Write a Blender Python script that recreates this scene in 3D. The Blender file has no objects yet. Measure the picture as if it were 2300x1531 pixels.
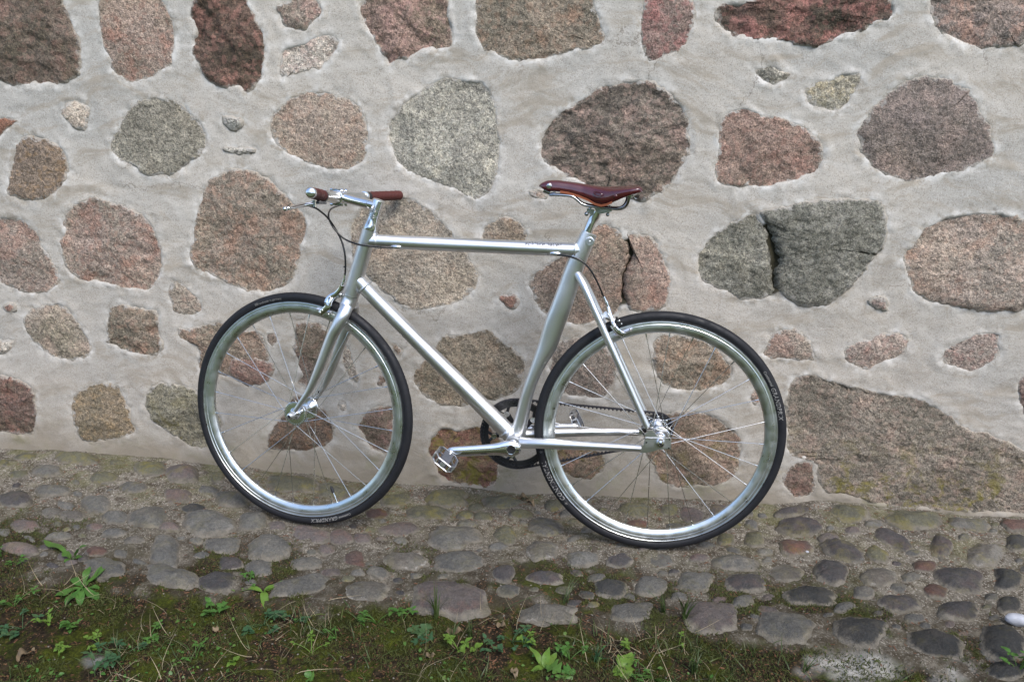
import bpy, math, random
import numpy as np
from mathutils import Matrix, Vector
random.seed(7); RS = np.random.RandomState(7)
C = bpy.context.scene.collection
sc = bpy.context.scene
R = math.radians

# ------------------------------------------------------------------ camera
W, H, F = 2300.0, 1531.0, 1788.9
CW = np.array([-0.19842829, -1.99866960, 1.16318251])
RW = np.array([[0.9940666186687104, -0.09575881432765566, -0.05159270420435827],
               [0.10634551329248655, 0.9552475473908509, 0.2760303516034448],
               [0.022851464966483104, -0.2798792108791315, 0.9597632196883564]])   # columns: right, forward, up
cam_d = bpy.data.cameras.new('camera'); cam = bpy.data.objects.new('camera', cam_d); C.objects.link(cam)
cam_d.sensor_width = 36.0; cam_d.lens = F / W * 36.0; cam_d.clip_start = 0.05; cam_d.clip_end = 400
m = Matrix.Identity(4)
for i in range(3):
    m[i][0] = RW[i, 0]; m[i][1] = RW[i, 2]; m[i][2] = -RW[i, 1]; m[i][3] = CW[i]
cam.matrix_world = m; sc.camera = cam

# ------------------------------------------------------------------ sky and sun
SUN_EL, SUN_AZ = R(50), R(32)          # azimuth measured from straight in front of the wall towards the right
world = bpy.data.worlds.new('World'); sc.world = world; world.use_nodes = True
wn = world.node_tree; sky = wn.nodes.new('ShaderNodeTexSky'); sky.sky_type = 'NISHITA'; sky.sun_disc = False
sky.sun_elevation = SUN_EL; sky.air_density = 1.0; sky.dust_density = 1.6; sky.ozone_density = 1.4
sdir = Vector((math.sin(SUN_AZ) * math.cos(SUN_EL), -math.cos(SUN_AZ) * math.cos(SUN_EL), math.sin(SUN_EL)))
sky.sun_rotation = math.atan2(sdir.x, sdir.y)
wn.links.new(sky.outputs[0], wn.nodes['Background'].inputs[0]); wn.nodes['Background'].inputs[1].default_value = 0.15
sl = bpy.data.lights.new('sun', 'SUN'); so = bpy.data.objects.new('sun', sl); C.objects.link(so)
sl.energy = 1.4; sl.angle = R(24); sl.color = (1.0, 0.95, 0.88)
so.rotation_euler = sdir.to_track_quat('Z', 'Y').to_euler(); so.location = (3, -4, 6)
sc.view_settings.view_transform = 'Standard'; sc.view_settings.look = 'None'
sc.view_settings.exposure = 1.05; sc.view_settings.gamma = 1.0; sc.view_settings.use_curve_mapping = False
sc.cycles.use_denoising = True
sc.cycles.max_bounces = 6

# ------------------------------------------------------------------ projection helpers
def ray(u, v): return RW @ np.array([(u - W / 2) / F, 1.0, -(v - H / 2) / F])
def on_wall(u, v, y=0.325):
    d = ray(u, v); return CW + d * (y - CW[1]) / d[1]
def on_ground(u, v, z=0.0):
    d = ray(u, v); return CW + d * (z - CW[2]) / d[2]
def to_px(P):
    q = (np.atleast_2d(P) - CW) @ RW; return np.stack([W / 2 + F * q[:, 0] / q[:, 1], H / 2 - F * q[:, 2] / q[:, 1]], 1)

# ------------------------------------------------------------------ noise
def _h(ix, iy, iz, s):
    n = (ix.astype(np.int64) * 374761393 + iy.astype(np.int64) * 668265263 + iz.astype(np.int64) * 2147483647 + s * 974634777) & 0xFFFFFFFF
    n = ((n ^ (n >> 13)) * 1274126177) & 0xFFFFFFFF
    n = ((n ^ (n >> 16)) * 2246822519) & 0xFFFFFFFF
    return ((n ^ (n >> 15)) & 0xFFFF) / 32767.5 - 1.0
def vnoise(x, y, z, s=0):
    x = np.asarray(x, float); y = np.asarray(y, float); z = np.asarray(z, float) + 0 * x
    xi, yi, zi = np.floor(x), np.floor(y), np.floor(z); fx, fy, fz = x - xi, y - yi, z - zi
    fx, fy, fz = [t * t * t * (t * (t * 6 - 15) + 10) for t in (fx, fy, fz)]
    r = 0
    for a in (0, 1):
        for b in (0, 1):
            for c in (0, 1):
                r = r + _h(xi + a, yi + b, zi + c, s) * (fx if a else 1 - fx) * (fy if b else 1 - fy) * (fz if c else 1 - fz)
    return r
def fbm(x, y, z=0.0, o=4, s=0, g=0.5):
    r = 0; a = 1.0; t = 0
    for i in range(o):
        r = r + a * vnoise(np.asarray(x) * 2 ** i + 13.7 * i, np.asarray(y) * 2 ** i + 7.1 * i, np.asarray(z) * 2 ** i, s + i); t += a; a *= g
    return r / t
def sstep(a, b, x):
    t = np.clip((x - a) / (b - a), 0, 1); return t * t * (3 - 2 * t)

# ------------------------------------------------------------------ object helpers
def mesh(name, verts, faces, smooth=True, sharp=None):
    me = bpy.data.meshes.new(name); me.from_pydata([tuple(map(float, v)) for v in verts], [], faces)
    finish(me, smooth, sharp); return me
def finish(me, smooth=True, sharp=None):
    me.update()
    if smooth:
        me.polygons.foreach_set('use_smooth', np.ones(len(me.polygons), bool))
        if sharp: me.set_sharp_from_angle(angle=R(sharp))
    return me
def grid_mesh(name, V, nx, ny):
    """V (ny*nx,3) row-major -> quad mesh, fast"""
    me = bpy.data.meshes.new(name); me.vertices.add(len(V)); me.vertices.foreach_set('co', np.ascontiguousarray(V, dtype=np.float32).ravel())
    i = np.arange(nx - 1); j = np.arange(ny - 1); I, J = np.meshgrid(i, j); a = (J * nx + I).ravel()
    q = np.stack([a, a + 1, a + 1 + nx, a + nx], 1).astype(np.int32)
    me.loops.add(q.size); me.loops.foreach_set('vertex_index', q.ravel())
    me.polygons.add(len(q)); me.polygons.foreach_set('loop_start', np.arange(0, q.size, 4, dtype=np.int32))
    me.update(calc_edges=True); me.validate(); return finish(me)
def soup(name, V, Fc, k):
    """V (n,3), Fc (m,k) -> mesh"""
    me = bpy.data.meshes.new(name); me.vertices.add(len(V)); me.vertices.foreach_set('co', np.ascontiguousarray(V, dtype=np.float32).ravel())
    me.loops.add(Fc.size); me.loops.foreach_set('vertex_index', np.ascontiguousarray(Fc, dtype=np.int32).ravel())
    me.polygons.add(len(Fc)); me.polygons.foreach_set('loop_start', np.arange(0, Fc.size, k, dtype=np.int32))
    me.update(calc_edges=True); return finish(me)
def attr(me, name, vals):
    a = me.attributes.new(name, 'FLOAT', 'POINT'); a.data.foreach_set('value', np.asarray(vals, dtype=np.float32).ravel())
def obj(name, me, mat=None, parent=None, **props):
    o = bpy.data.objects.new(name, me); C.objects.link(o)
    if mat is not None and me is not None and not me.materials: me.materials.append(mat)
    if parent is not None: o.parent = parent
    for k, v in props.items(): o[k] = v
    return o
def thing(name, label, cat, loc=(0, 0, 0), group=None):
    o = bpy.data.objects.new(name, None); C.objects.link(o); o.location = loc; o.empty_display_size = 0.05
    o['label'] = label; o['category'] = cat
    if group: o['group'] = group
    return o

def frames(P):
    P = np.asarray(P, float); T = np.gradient(P, axis=0); T /= np.linalg.norm(T, axis=1)[:, None]
    up = np.array([0, 1.0, 0]) if abs(T[0][1]) < 0.9 else np.array([1.0, 0, 0])
    N = []; n = up - T[0] * (up @ T[0]); n /= np.linalg.norm(n)
    for t in T:
        n = n - t * (n @ t); n /= np.linalg.norm(n); N.append(n.copy())
    N = np.array(N); return T, N, np.cross(T, N)
def smooth_path(P, n=6):
    P = np.asarray(P, float); Q = np.vstack([2 * P[0] - P[1], P, 2 * P[-1] - P[-2]]); out = []
    for i in range(1, len(Q) - 2):
        for t in np.linspace(0, 1, n, endpoint=False):
            a, b, c, d = Q[i - 1], Q[i], Q[i + 1], Q[i + 2]
            out.append(0.5 * (2 * b + (c - a) * t + (2 * a - 5 * b + 4 * c - d) * t * t + (3 * b - a - 3 * c + d) * t ** 3))
    out.append(P[-1]); return np.array(out)
def tube_data(P, r, n=20, lat=None, cap=True, off=0):
    """tube along P; r radius (in the plane), lat lateral radius (along y); lists or scalars"""
    P = np.asarray(P, float); k = len(P); r = np.broadcast_to(np.asarray(r, float), (k,)); lat = r if lat is None else np.broadcast_to(np.asarray(lat, float), (k,))
    T, N, B = frames(P); a = np.linspace(0, 2 * np.pi, n, endpoint=False)
    V = (P[:, None] + N[:, None] * (np.cos(a)[None, :, None] * lat[:, None, None]) + B[:, None] * (np.sin(a)[None, :, None] * r[:, None, None])).reshape(-1, 3)
    Fc = [(i * n + j + off, i * n + (j + 1) % n + off, (i + 1) * n + (j + 1) % n + off, (i + 1) * n + j + off) for i in range(k - 1) for j in range(n)]
    if cap: Fc += [tuple(off + j for j in range(n))[::-1], tuple(off + (k - 1) * n + j for j in range(n))]
    return V, Fc
class MB:
    def __init__(s): s.V = []; s.F = []; s.n = 0
    def add(s, V, Fc):
        s.F += [tuple(i + s.n for i in f) for f in Fc]; s.V.append(np.asarray(V, float)); s.n += len(V); return s
    def tube(s, P, r, n=20, lat=None, cap=True):
        V, Fc = tube_data(P, r, n, lat, cap); return s.add(V, Fc)
    def box(s, c, d, ax=None):
        ax = np.eye(3) if ax is None else np.asarray(ax, float); c = np.asarray(c, float)
        V = [c + ax.T @ (np.array(q) * np.array(d) / 2) for q in [(-1,-1,-1),(1,-1,-1),(1,1,-1),(-1,1,-1),(-1,-1,1),(1,-1,1),(1,1,1),(-1,1,1)]]
        return s.add(V, [(0,3,2,1),(4,5,6,7),(0,1,5,4),(1,2,6,5),(2,3,7,6),(3,0,4,7)])
    def prism(s, pts, v):
        """closed polygon pts (3d) extruded by vector v"""
        pts = np.asarray(pts, float); n = len(pts); V = np.vstack([pts, pts + np.asarray(v)])
        return s.add(V, [tuple(range(n)), tuple(range(2 * n - 1, n - 1, -1))] + [(i, i + n, (i + 1) % n + n, (i + 1) % n) for i in range(n)])
    def lathe(s, prof, c=(0, 0, 0), n=64, closed=False):
        """prof list of (radius, y) revolved about the y axis"""
        a = np.linspace(0, 2 * np.pi, n, endpoint=False); k = len(prof)
        V = [(c[0] + p[0] * math.cos(t), c[1] + p[1], c[2] + p[0] * math.sin(t)) for t in a for p in prof]
        rng = range(k) if closed else range(k - 1)
        return s.add(V, [(i * k + j, i * k + (j + 1) % k, ((i + 1) % n) * k + (j + 1) % k, ((i + 1) % n) * k + j) for i in range(n) for j in rng])
    def cyl(s, a, b, r, n=20): return s.tube([a, b], r, n)
    def sph(s, c, r, n=14, sc_=(1, 1, 1)):
        V = [(c[0] + r * sc_[0] * math.sin(p) * math.cos(t), c[1] + r * sc_[1] * math.sin(p) * math.sin(t), c[2] + r * sc_[2] * math.cos(p)) for p in np.linspace(0.02, math.pi - 0.02, n) for t in np.linspace(0, 2 * math.pi, 2 * n, endpoint=False)]
        m_ = 2 * n; return s.add(V, [(i * m_ + j, (i + 1) * m_ + j, (i + 1) * m_ + (j + 1) % m_, i * m_ + (j + 1) % m_) for i in range(n - 1) for j in range(m_)])
    def build(s, name, mat, parent=None, sharp=35, smooth=True, **props):
        return obj(name, mesh(name, np.vstack(s.V), s.F, smooth, sharp), mat, parent, **props)

# ------------------------------------------------------------------ materials
def s2l(c, k=1.0):
    return tuple((((x / 255 + 0.055) / 1.055) ** 2.4 if x > 10 else x / 255 / 12.92) * k for x in c)
class NT:
    def __init__(s, name):
        s.m = bpy.data.materials.new(name); s.m.use_nodes = True; s.t = s.m.node_tree; s.b = s.t.nodes['Principled BSDF']
        s.pos = s.n('ShaderNodeNewGeometry').outputs['Position']
    def n(s, t, **kw):
        x = s.t.nodes.new(t)
        for k, v in kw.items(): setattr(x, k, v)
        return x
    def link(s, a, b): s.t.links.new(a, b)
    def set(s, sock, v):
        if isinstance(v, bpy.types.NodeSocket): s.link(v, sock)
        elif isinstance(v, (tuple, list)) and len(v) == 3 and sock.type == 'RGBA': sock.default_value = (*v, 1)
        else: sock.default_value = v
    def noise(s, scale, detail=4, rough=0.55, vec=None, dist=0.0, out='Fac'):
        x = s.n('ShaderNodeTexNoise'); x.inputs['Scale'].default_value = scale; x.inputs['Detail'].default_value = detail
        x.inputs['Roughness'].default_value = rough; x.inputs['Distortion'].default_value = dist; s.link(vec or s.pos, x.inputs['Vector']); return x.outputs[out]
    def vor(s, scale, vec=None, feature='F1', out='Color'):
        x = s.n('ShaderNodeTexVoronoi', feature=feature); x.inputs['Scale'].default_value = scale; s.link(vec or s.pos, x.inputs['Vector']); return x.outputs[out]
    def ramp(s, fac, a, b, lo=0.0, hi=1.0, smooth=True):
        x = s.n('ShaderNodeMapRange', interpolation_type='SMOOTHSTEP' if smooth else 'LINEAR'); s.link(fac, x.inputs[0])
        x.inputs[1].default_value = a; x.inputs[2].default_value = b; x.inputs[3].default_value = lo; x.inputs[4].default_value = hi; return x.outputs[0]
    def math(s, op, a, b=0.0):
        x = s.n('ShaderNodeMath', operation=op); s.set(x.inputs[0], a); s.set(x.inputs[1], b); return x.outputs[0]
    def mix(s, f, a, b, mode='MIX'):
        x = s.n('ShaderNodeMix', data_type='RGBA', blend_type=mode); s.set(x.inputs[0], f); s.set(x.inputs[6], a); s.set(x.inputs[7], b); return x.outputs[2]
    def attr(s, name, kind='GEOMETRY', out='Fac'):
        x = s.n('ShaderNodeAttribute', attribute_type=kind); x.attribute_name = name; return x.outputs[out]
    def scale(s, vec, sc_, rot=(0, 0, 0)):
        x = s.n('ShaderNodeMapping'); s.link(vec, x.inputs[0]); x.inputs['Scale'].default_value = sc_; x.inputs['Rotation'].default_value = rot; return x.outputs[0]
    def sep(s, vec):
        x = s.n('ShaderNodeSeparateXYZ'); s.link(vec, x.inputs[0]); return x.outputs
    def bump(s, h, dist=0.002, strength=1.0):
        x = s.n('ShaderNodeBump'); s.link(h, x.inputs['Height']); x.inputs['Distance'].default_value = dist; s.set(x.inputs['Strength'], strength)
        s.link(x.outputs[0], s.b.inputs['Normal']); return x
    def fin(s, color=None, rough=None, **kw):
        if color is not None: s.set(s.b.inputs['Base Color'], color)
        if rough is not None: s.set(s.b.inputs['Roughness'], rough)
        for k, v in kw.items(): s.set(s.b.inputs[k.replace('_', ' ')], v)
        return s.m
def plain(name, col, rough=0.5, metal=0.0, grain=0.0, gscale=300, bump=0.0, **kw):
    t = NT(name); c = col
    if grain: c = t.mix(t.noise(gscale, 3), tuple(x * (1 - grain) for x in col), tuple(x * (1 + grain) for x in col))
    r = t.ramp(t.noise(40, 4), 0.3, 0.7, rough * 0.8, min(1, rough * 1.25))
    if bump: t.bump(t.noise(gscale, 3), 0.001, bump)
    return t.fin(c, r, Metallic=metal, **kw)

# granite / field stone : colours per object (ca, cb, cc), params sp (x band, y lichen, z lime)
def stone_material(name, speck=1.0, dirt=False):
    t = NT(name)
    ca, cb, cc = [t.attr(k, 'OBJECT', 'Color') for k in ('ca', 'cb', 'cc')]
    par = t.sep(t.attr('sp', 'OBJECT', 'Vector'))
    big = t.ramp(t.noise(7, 5, 0.6), 0.38, 0.62)
    c = t.mix(big, ca, cb)
    c = t.mix(t.ramp(t.noise(13, 6, 0.7), 0.50, 0.66, 0, 0.85), c, cc)
    c = t.mix(t.ramp(t.noise(5, 3, 0.5), 0.50, 0.68, 0, 0.5), c, t.mix(1.0, c, (1.30, 1.24, 1.16), 'MULTIPLY'))
    # gneiss banding
    wv = t.scale(t.mix(0.10, t.pos, t.noise(5, 3, 0.6, out='Color')), (9, 9, 34), (0, R(-16), 0)); bn = t.ramp(t.noise(3.0, 5, 0.65, wv, 0.4), 0.36, 0.58)
    c = t.mix(t.math('MULTIPLY', par[0], t.math('SUBTRACT', 1.0, bn)), c, t.mix(0.75, c, s2l((52, 49, 46))))
    # crystals: three voronoi scales
    v1 = t.sep(t.vor(150)); v2 = t.sep(t.vor(330)); v3 = t.sep(t.vor(90))
    c = t.mix(t.ramp(v1[0], 0.62, 0.76, 0, 0.60 * speck), c, t.mix(0.55, c, s2l((40, 38, 37))))
    c = t.mix(t.ramp(v2[1], 0.56, 0.74, 0, 0.70 * speck), c, t.mix(0.60, c, s2l((30, 28, 27))))
    c = t.mix(t.ramp(v1[1], 0.66, 0.85, 0, 0.45 * speck), c, t.mix(1.0, c, (1.55, 1.5, 1.45), 'MULTIPLY'))
    c = t.mix(t.ramp(v2[2], 0.70, 0.85, 0, 0.50 * speck), c, t.mix(1.0, c, (1.6, 1.6, 1.6), 'MULTIPLY'))
    c = t.mix(t.ramp(v3[2], 0.72, 0.85, 0, 0.35 * speck), c, cc)
    # grime in large soft patches
    c = t.mix(t.ramp(t.noise(3.3, 5, 0.65), 0.5, 0.72, 0, 0.25), c, t.mix(0.55, c, s2l((60, 55, 44))))
    # lime left round the rim and in a few smears
    e = t.attr('edge'); ln = t.noise(34, 6, 0.7)
    lim = t.math('MULTIPLY', t.ramp(t.math('ADD', t.math('MULTIPLY', e, 0.50), t.math('MULTIPLY', ln, 0.75)), 0.76, 0.84), t.math('MINIMUM', t.math('MULTIPLY', par[2], 1.8), 0.95))
    c = t.mix(lim, c, t.mix(t.noise(120, 3), s2l((150, 144, 134)), s2l((196, 192, 186))))
    if dirt:
        dc = t.mix(t.ramp(t.noise(26, 6, 0.7), 0.35, 0.65), s2l((92, 87, 78)), s2l((120, 114, 103)))
        dn = t.math('ADD', t.math('MULTIPLY', e, 0.62), t.math('MULTIPLY', t.noise(22, 6, 0.72), 0.75))
        c = t.mix(t.ramp(dn, 0.70, 0.92, 0, 0.95), c, dc)
    if not dirt:
        fe = t.math('ADD', e, t.math('MULTIPLY', t.math('SUBTRACT', t.noise(75, 5, 0.75), 0.5), 0.55))
        c = t.mix(t.ramp(fe, 0.80, 0.93, 0, 0.85), c, t.mix(t.noise(90, 3), s2l((160, 152, 138), 0.88), s2l((194, 186, 173), 0.9)))
        pit = t.vor(60, out='Distance'); c = t.mix(t.ramp(pit, 0.10, 0.20, 0.55, 0), c, t.mix(0.7, c, s2l((30, 27, 24))))
    # lichen
    z = t.sep(t.pos)[2]
    lic = t.math('MULTIPLY', par[1], t.math('MULTIPLY', t.ramp(t.noise(16, 6, 0.72, dist=0.4), 0.49, 0.64), t.ramp(z, 0.0, 0.32, 1, 0)))
    c = t.mix(lic, c, t.mix(t.noise(60, 4), s2l((132, 120, 50)), s2l((104, 100, 62))))
    h = t.math('ADD', t.math('ADD', t.noise(60, 5, 0.72), t.math('MULTIPLY', v1[2], 0.35)), t.math('MULTIPLY', t.noise(260, 2, 0.7), 0.6))
    t.bump(h, 0.0062, 0.95)
    return t.fin(c, 0.86, Specular_IOR_Level=0.25)
M_STONE = stone_material('field_stone'); M_COB = stone_material('cobble_stone', 0.45, True)

def mortar_material():
    t = NT('lime_mortar')
    c = t.mix(t.ramp(t.noise(2.2, 5, 0.6), 0.35, 0.68), s2l((188, 181, 170), 0.87), s2l((175, 172, 165), 0.87))
    c = t.mix(t.ramp(t.noise(7, 6, 0.7, dist=0.5), 0.52, 0.74, 0, 0.65), c, s2l((160, 152, 140), 0.86))
    c = t.mix(t.ramp(t.noise(11, 6, 0.7, t.scale(t.pos, (1, 1, 2.4), (0, R(30), 0))), 0.55, 0.75, 0, 0.6), c, s2l((196, 192, 184), 0.9))
    sp = t.sep(t.vor(420))
    c = t.mix(t.ramp(sp[0], 0.72, 0.9, 0, 0.40), c, s2l((120, 112, 102), 0.9))
    c = t.mix(t.ramp(sp[1], 0.8, 0.9, 0, 0.30), c, s2l((214, 210, 204), 0.9))
    sm = t.noise(6, 5, 0.65, t.scale(t.mix(0.3, t.pos, t.noise(1.8, 3, 0.6, out='Color')), (1, 1, 5), (0, R(-24), 0)))
    c = t.mix(t.ramp(sm, 0.48, 0.66, 0, 0.65), c, s2l((156, 146, 130), 0.88)); c = t.mix(t.ramp(sm, 0.30, 0.44, 0.45, 0), c, s2l((202, 198, 190), 0.9))
    hal = t.attr('halo')
    c = t.mix(t.math('MULTIPLY', hal, t.ramp(t.noise(30, 5, 0.7), 0.42, 0.66)), c, s2l((205, 202, 196), 0.92))
    c = t.mix(t.attr('crevice'), c, s2l((46, 44, 32)))
    # hairline cracks
    cr = t.n('ShaderNodeTexVoronoi', feature='DISTANCE_TO_EDGE'); cr.inputs['Scale'].default_value = 3.1
    wob = t.mix(0.12, t.pos, t.noise(9, 5, 0.7, out='Color')); t.link(wob, cr.inputs['Vector'])
    crm = t.math('MULTIPLY', t.ramp(cr.outputs['Distance'], 0.002, 0.007, 1, 0), t.ramp(t.noise(2.7, 3), 0.54, 0.60))
    c = t.mix(t.math('MULTIPLY', crm, 0.5), c, s2l((96, 88, 78)))
    # dirt pin holes
    c = t.mix(t.ramp(t.vor(46, out='Distance'), 0.03, 0.05, 0.5, 0), c, s2l((92, 82, 70)))
    # stained foot of the wall, then mortar warmer and darker towards the bottom
    z = t.sep(t.pos)[2]; f = t.ramp(t.math('SUBTRACT', z, t.math('MULTIPLY', t.noise(6, 6, 0.7), 0.30)), -0.16, 0.04, 1, 0)
    c = t.mix(t.math('MULTIPLY', f, 0.75), c, t.mix(t.ramp(t.noise(9, 6, 0.7), 0.50, 0.66), s2l((128, 119, 103)), s2l((112, 108, 70))))
    c = t.mix(t.ramp(z, 0.0, 0.95, 0.25, 0.0), c, s2l((158, 148, 135), 0.88))
    wv = t.mix(0.25, t.pos, t.noise(2.6, 3, 0.6, out='Color'))
    h = t.math('ADD', t.math('ADD', t.noise(110, 4, 0.75), t.math('MULTIPLY', t.noise(420, 2, 0.6), 0.6)), t.math('MULTIPLY', t.noise(12, 4, 0.6, t.scale(wv, (1, 1, 5), (0, R(28), 0)), 1.0), 1.0))
    b = t.bump(h, 0.0020, 0.5)
    return t.fin(c, 0.93, Specular_IOR_Level=0.15)
M_MORT = mortar_material()

def ground_material():
    t = NT('ground_surface')
    moss, far = t.attr('moss'), t.attr('lawn')
    dirt = t.mix(t.ramp(t.noise(9, 6, 0.65), 0.35, 0.65), s2l((98, 93, 84)), s2l((126, 120, 109)))
    dirt = t.mix(t.ramp(t.noise(30, 6, 0.7), 0.44, 0.62, 0, 0.85), dirt, s2l((66, 59, 50)))
    sp = t.sep(t.vor(300)); dirt = t.mix(t.ramp(sp[0], 0.75, 0.85, 0, 0.5), dirt, s2l((70, 58, 46)))
    dirt = t.mix(t.ramp(sp[1], 0.8, 0.9, 0, 0.55), dirt, s2l((176, 170, 158)))
    y = t.sep(t.pos)[1]
    gr = t.attr('grime'); dirt = t.mix(t.math('MULTIPLY', gr, t.ramp(t.noise(8, 6, 0.7), 0.36, 0.60, 0.25, 0.9)), dirt, s2l((50, 44, 33)))
    alg = t.math('MULTIPLY', t.ramp(t.noise(6, 6, 0.7), 0.45, 0.62), t.ramp(y, -0.15, 0.28, 0.08, 0.60))
    dirt = t.mix(alg, dirt, t.mix(t.noise(40, 4), s2l((104, 104, 58)), s2l((88, 86, 64))))
    soil = t.mix(t.ramp(t.noise(60, 5, 0.7), 0.4, 0.65), s2l((28, 23, 16)), s2l((56, 47, 34)))
    soil = t.mix(t.ramp(sp[2], 0.86, 0.93, 0, 0.6), soil, s2l((124, 92, 66)))
    ms = t.mix(t.ramp(t.noise(8, 5, 0.65), 0.35, 0.65), s2l((42, 44, 16)), s2l((68, 74, 22)))
    ms = t.mix(t.ramp(t.noise(160, 3, 0.7), 0.4, 0.65), t.mix(0.6, ms, s2l((20, 22, 8))), ms)
    mo = t.mix(t.ramp(t.noise(11, 6, 0.7, dist=0.3), 0.45, 0.56), soil, ms)
    white = t.attr('ash'); mo = t.mix(white, mo, t.mix(t.noise(90, 4), s2l((120, 116, 108)), s2l((180, 178, 172))))
    c = t.mix(moss, dirt, mo)
    lawn = t.mix(t.ramp(t.noise(2.5, 5), 0.35, 0.65), s2l((74, 86, 60)), s2l((100, 112, 76)))
    c = t.mix(far, c, lawn)
    t.bump(t.math('ADD', t.noise(70, 8, 0.75), t.math('MULTIPLY', t.noise(300, 3), 0.6)), 0.004, 0.9)
    return t.fin(c, 0.95, Specular_IOR_Level=0.12)
M_GROUND = ground_material()
# ------------------------------------------------------------------ the wall: traced field stones bedded in mortar
WY = 0.325
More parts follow.
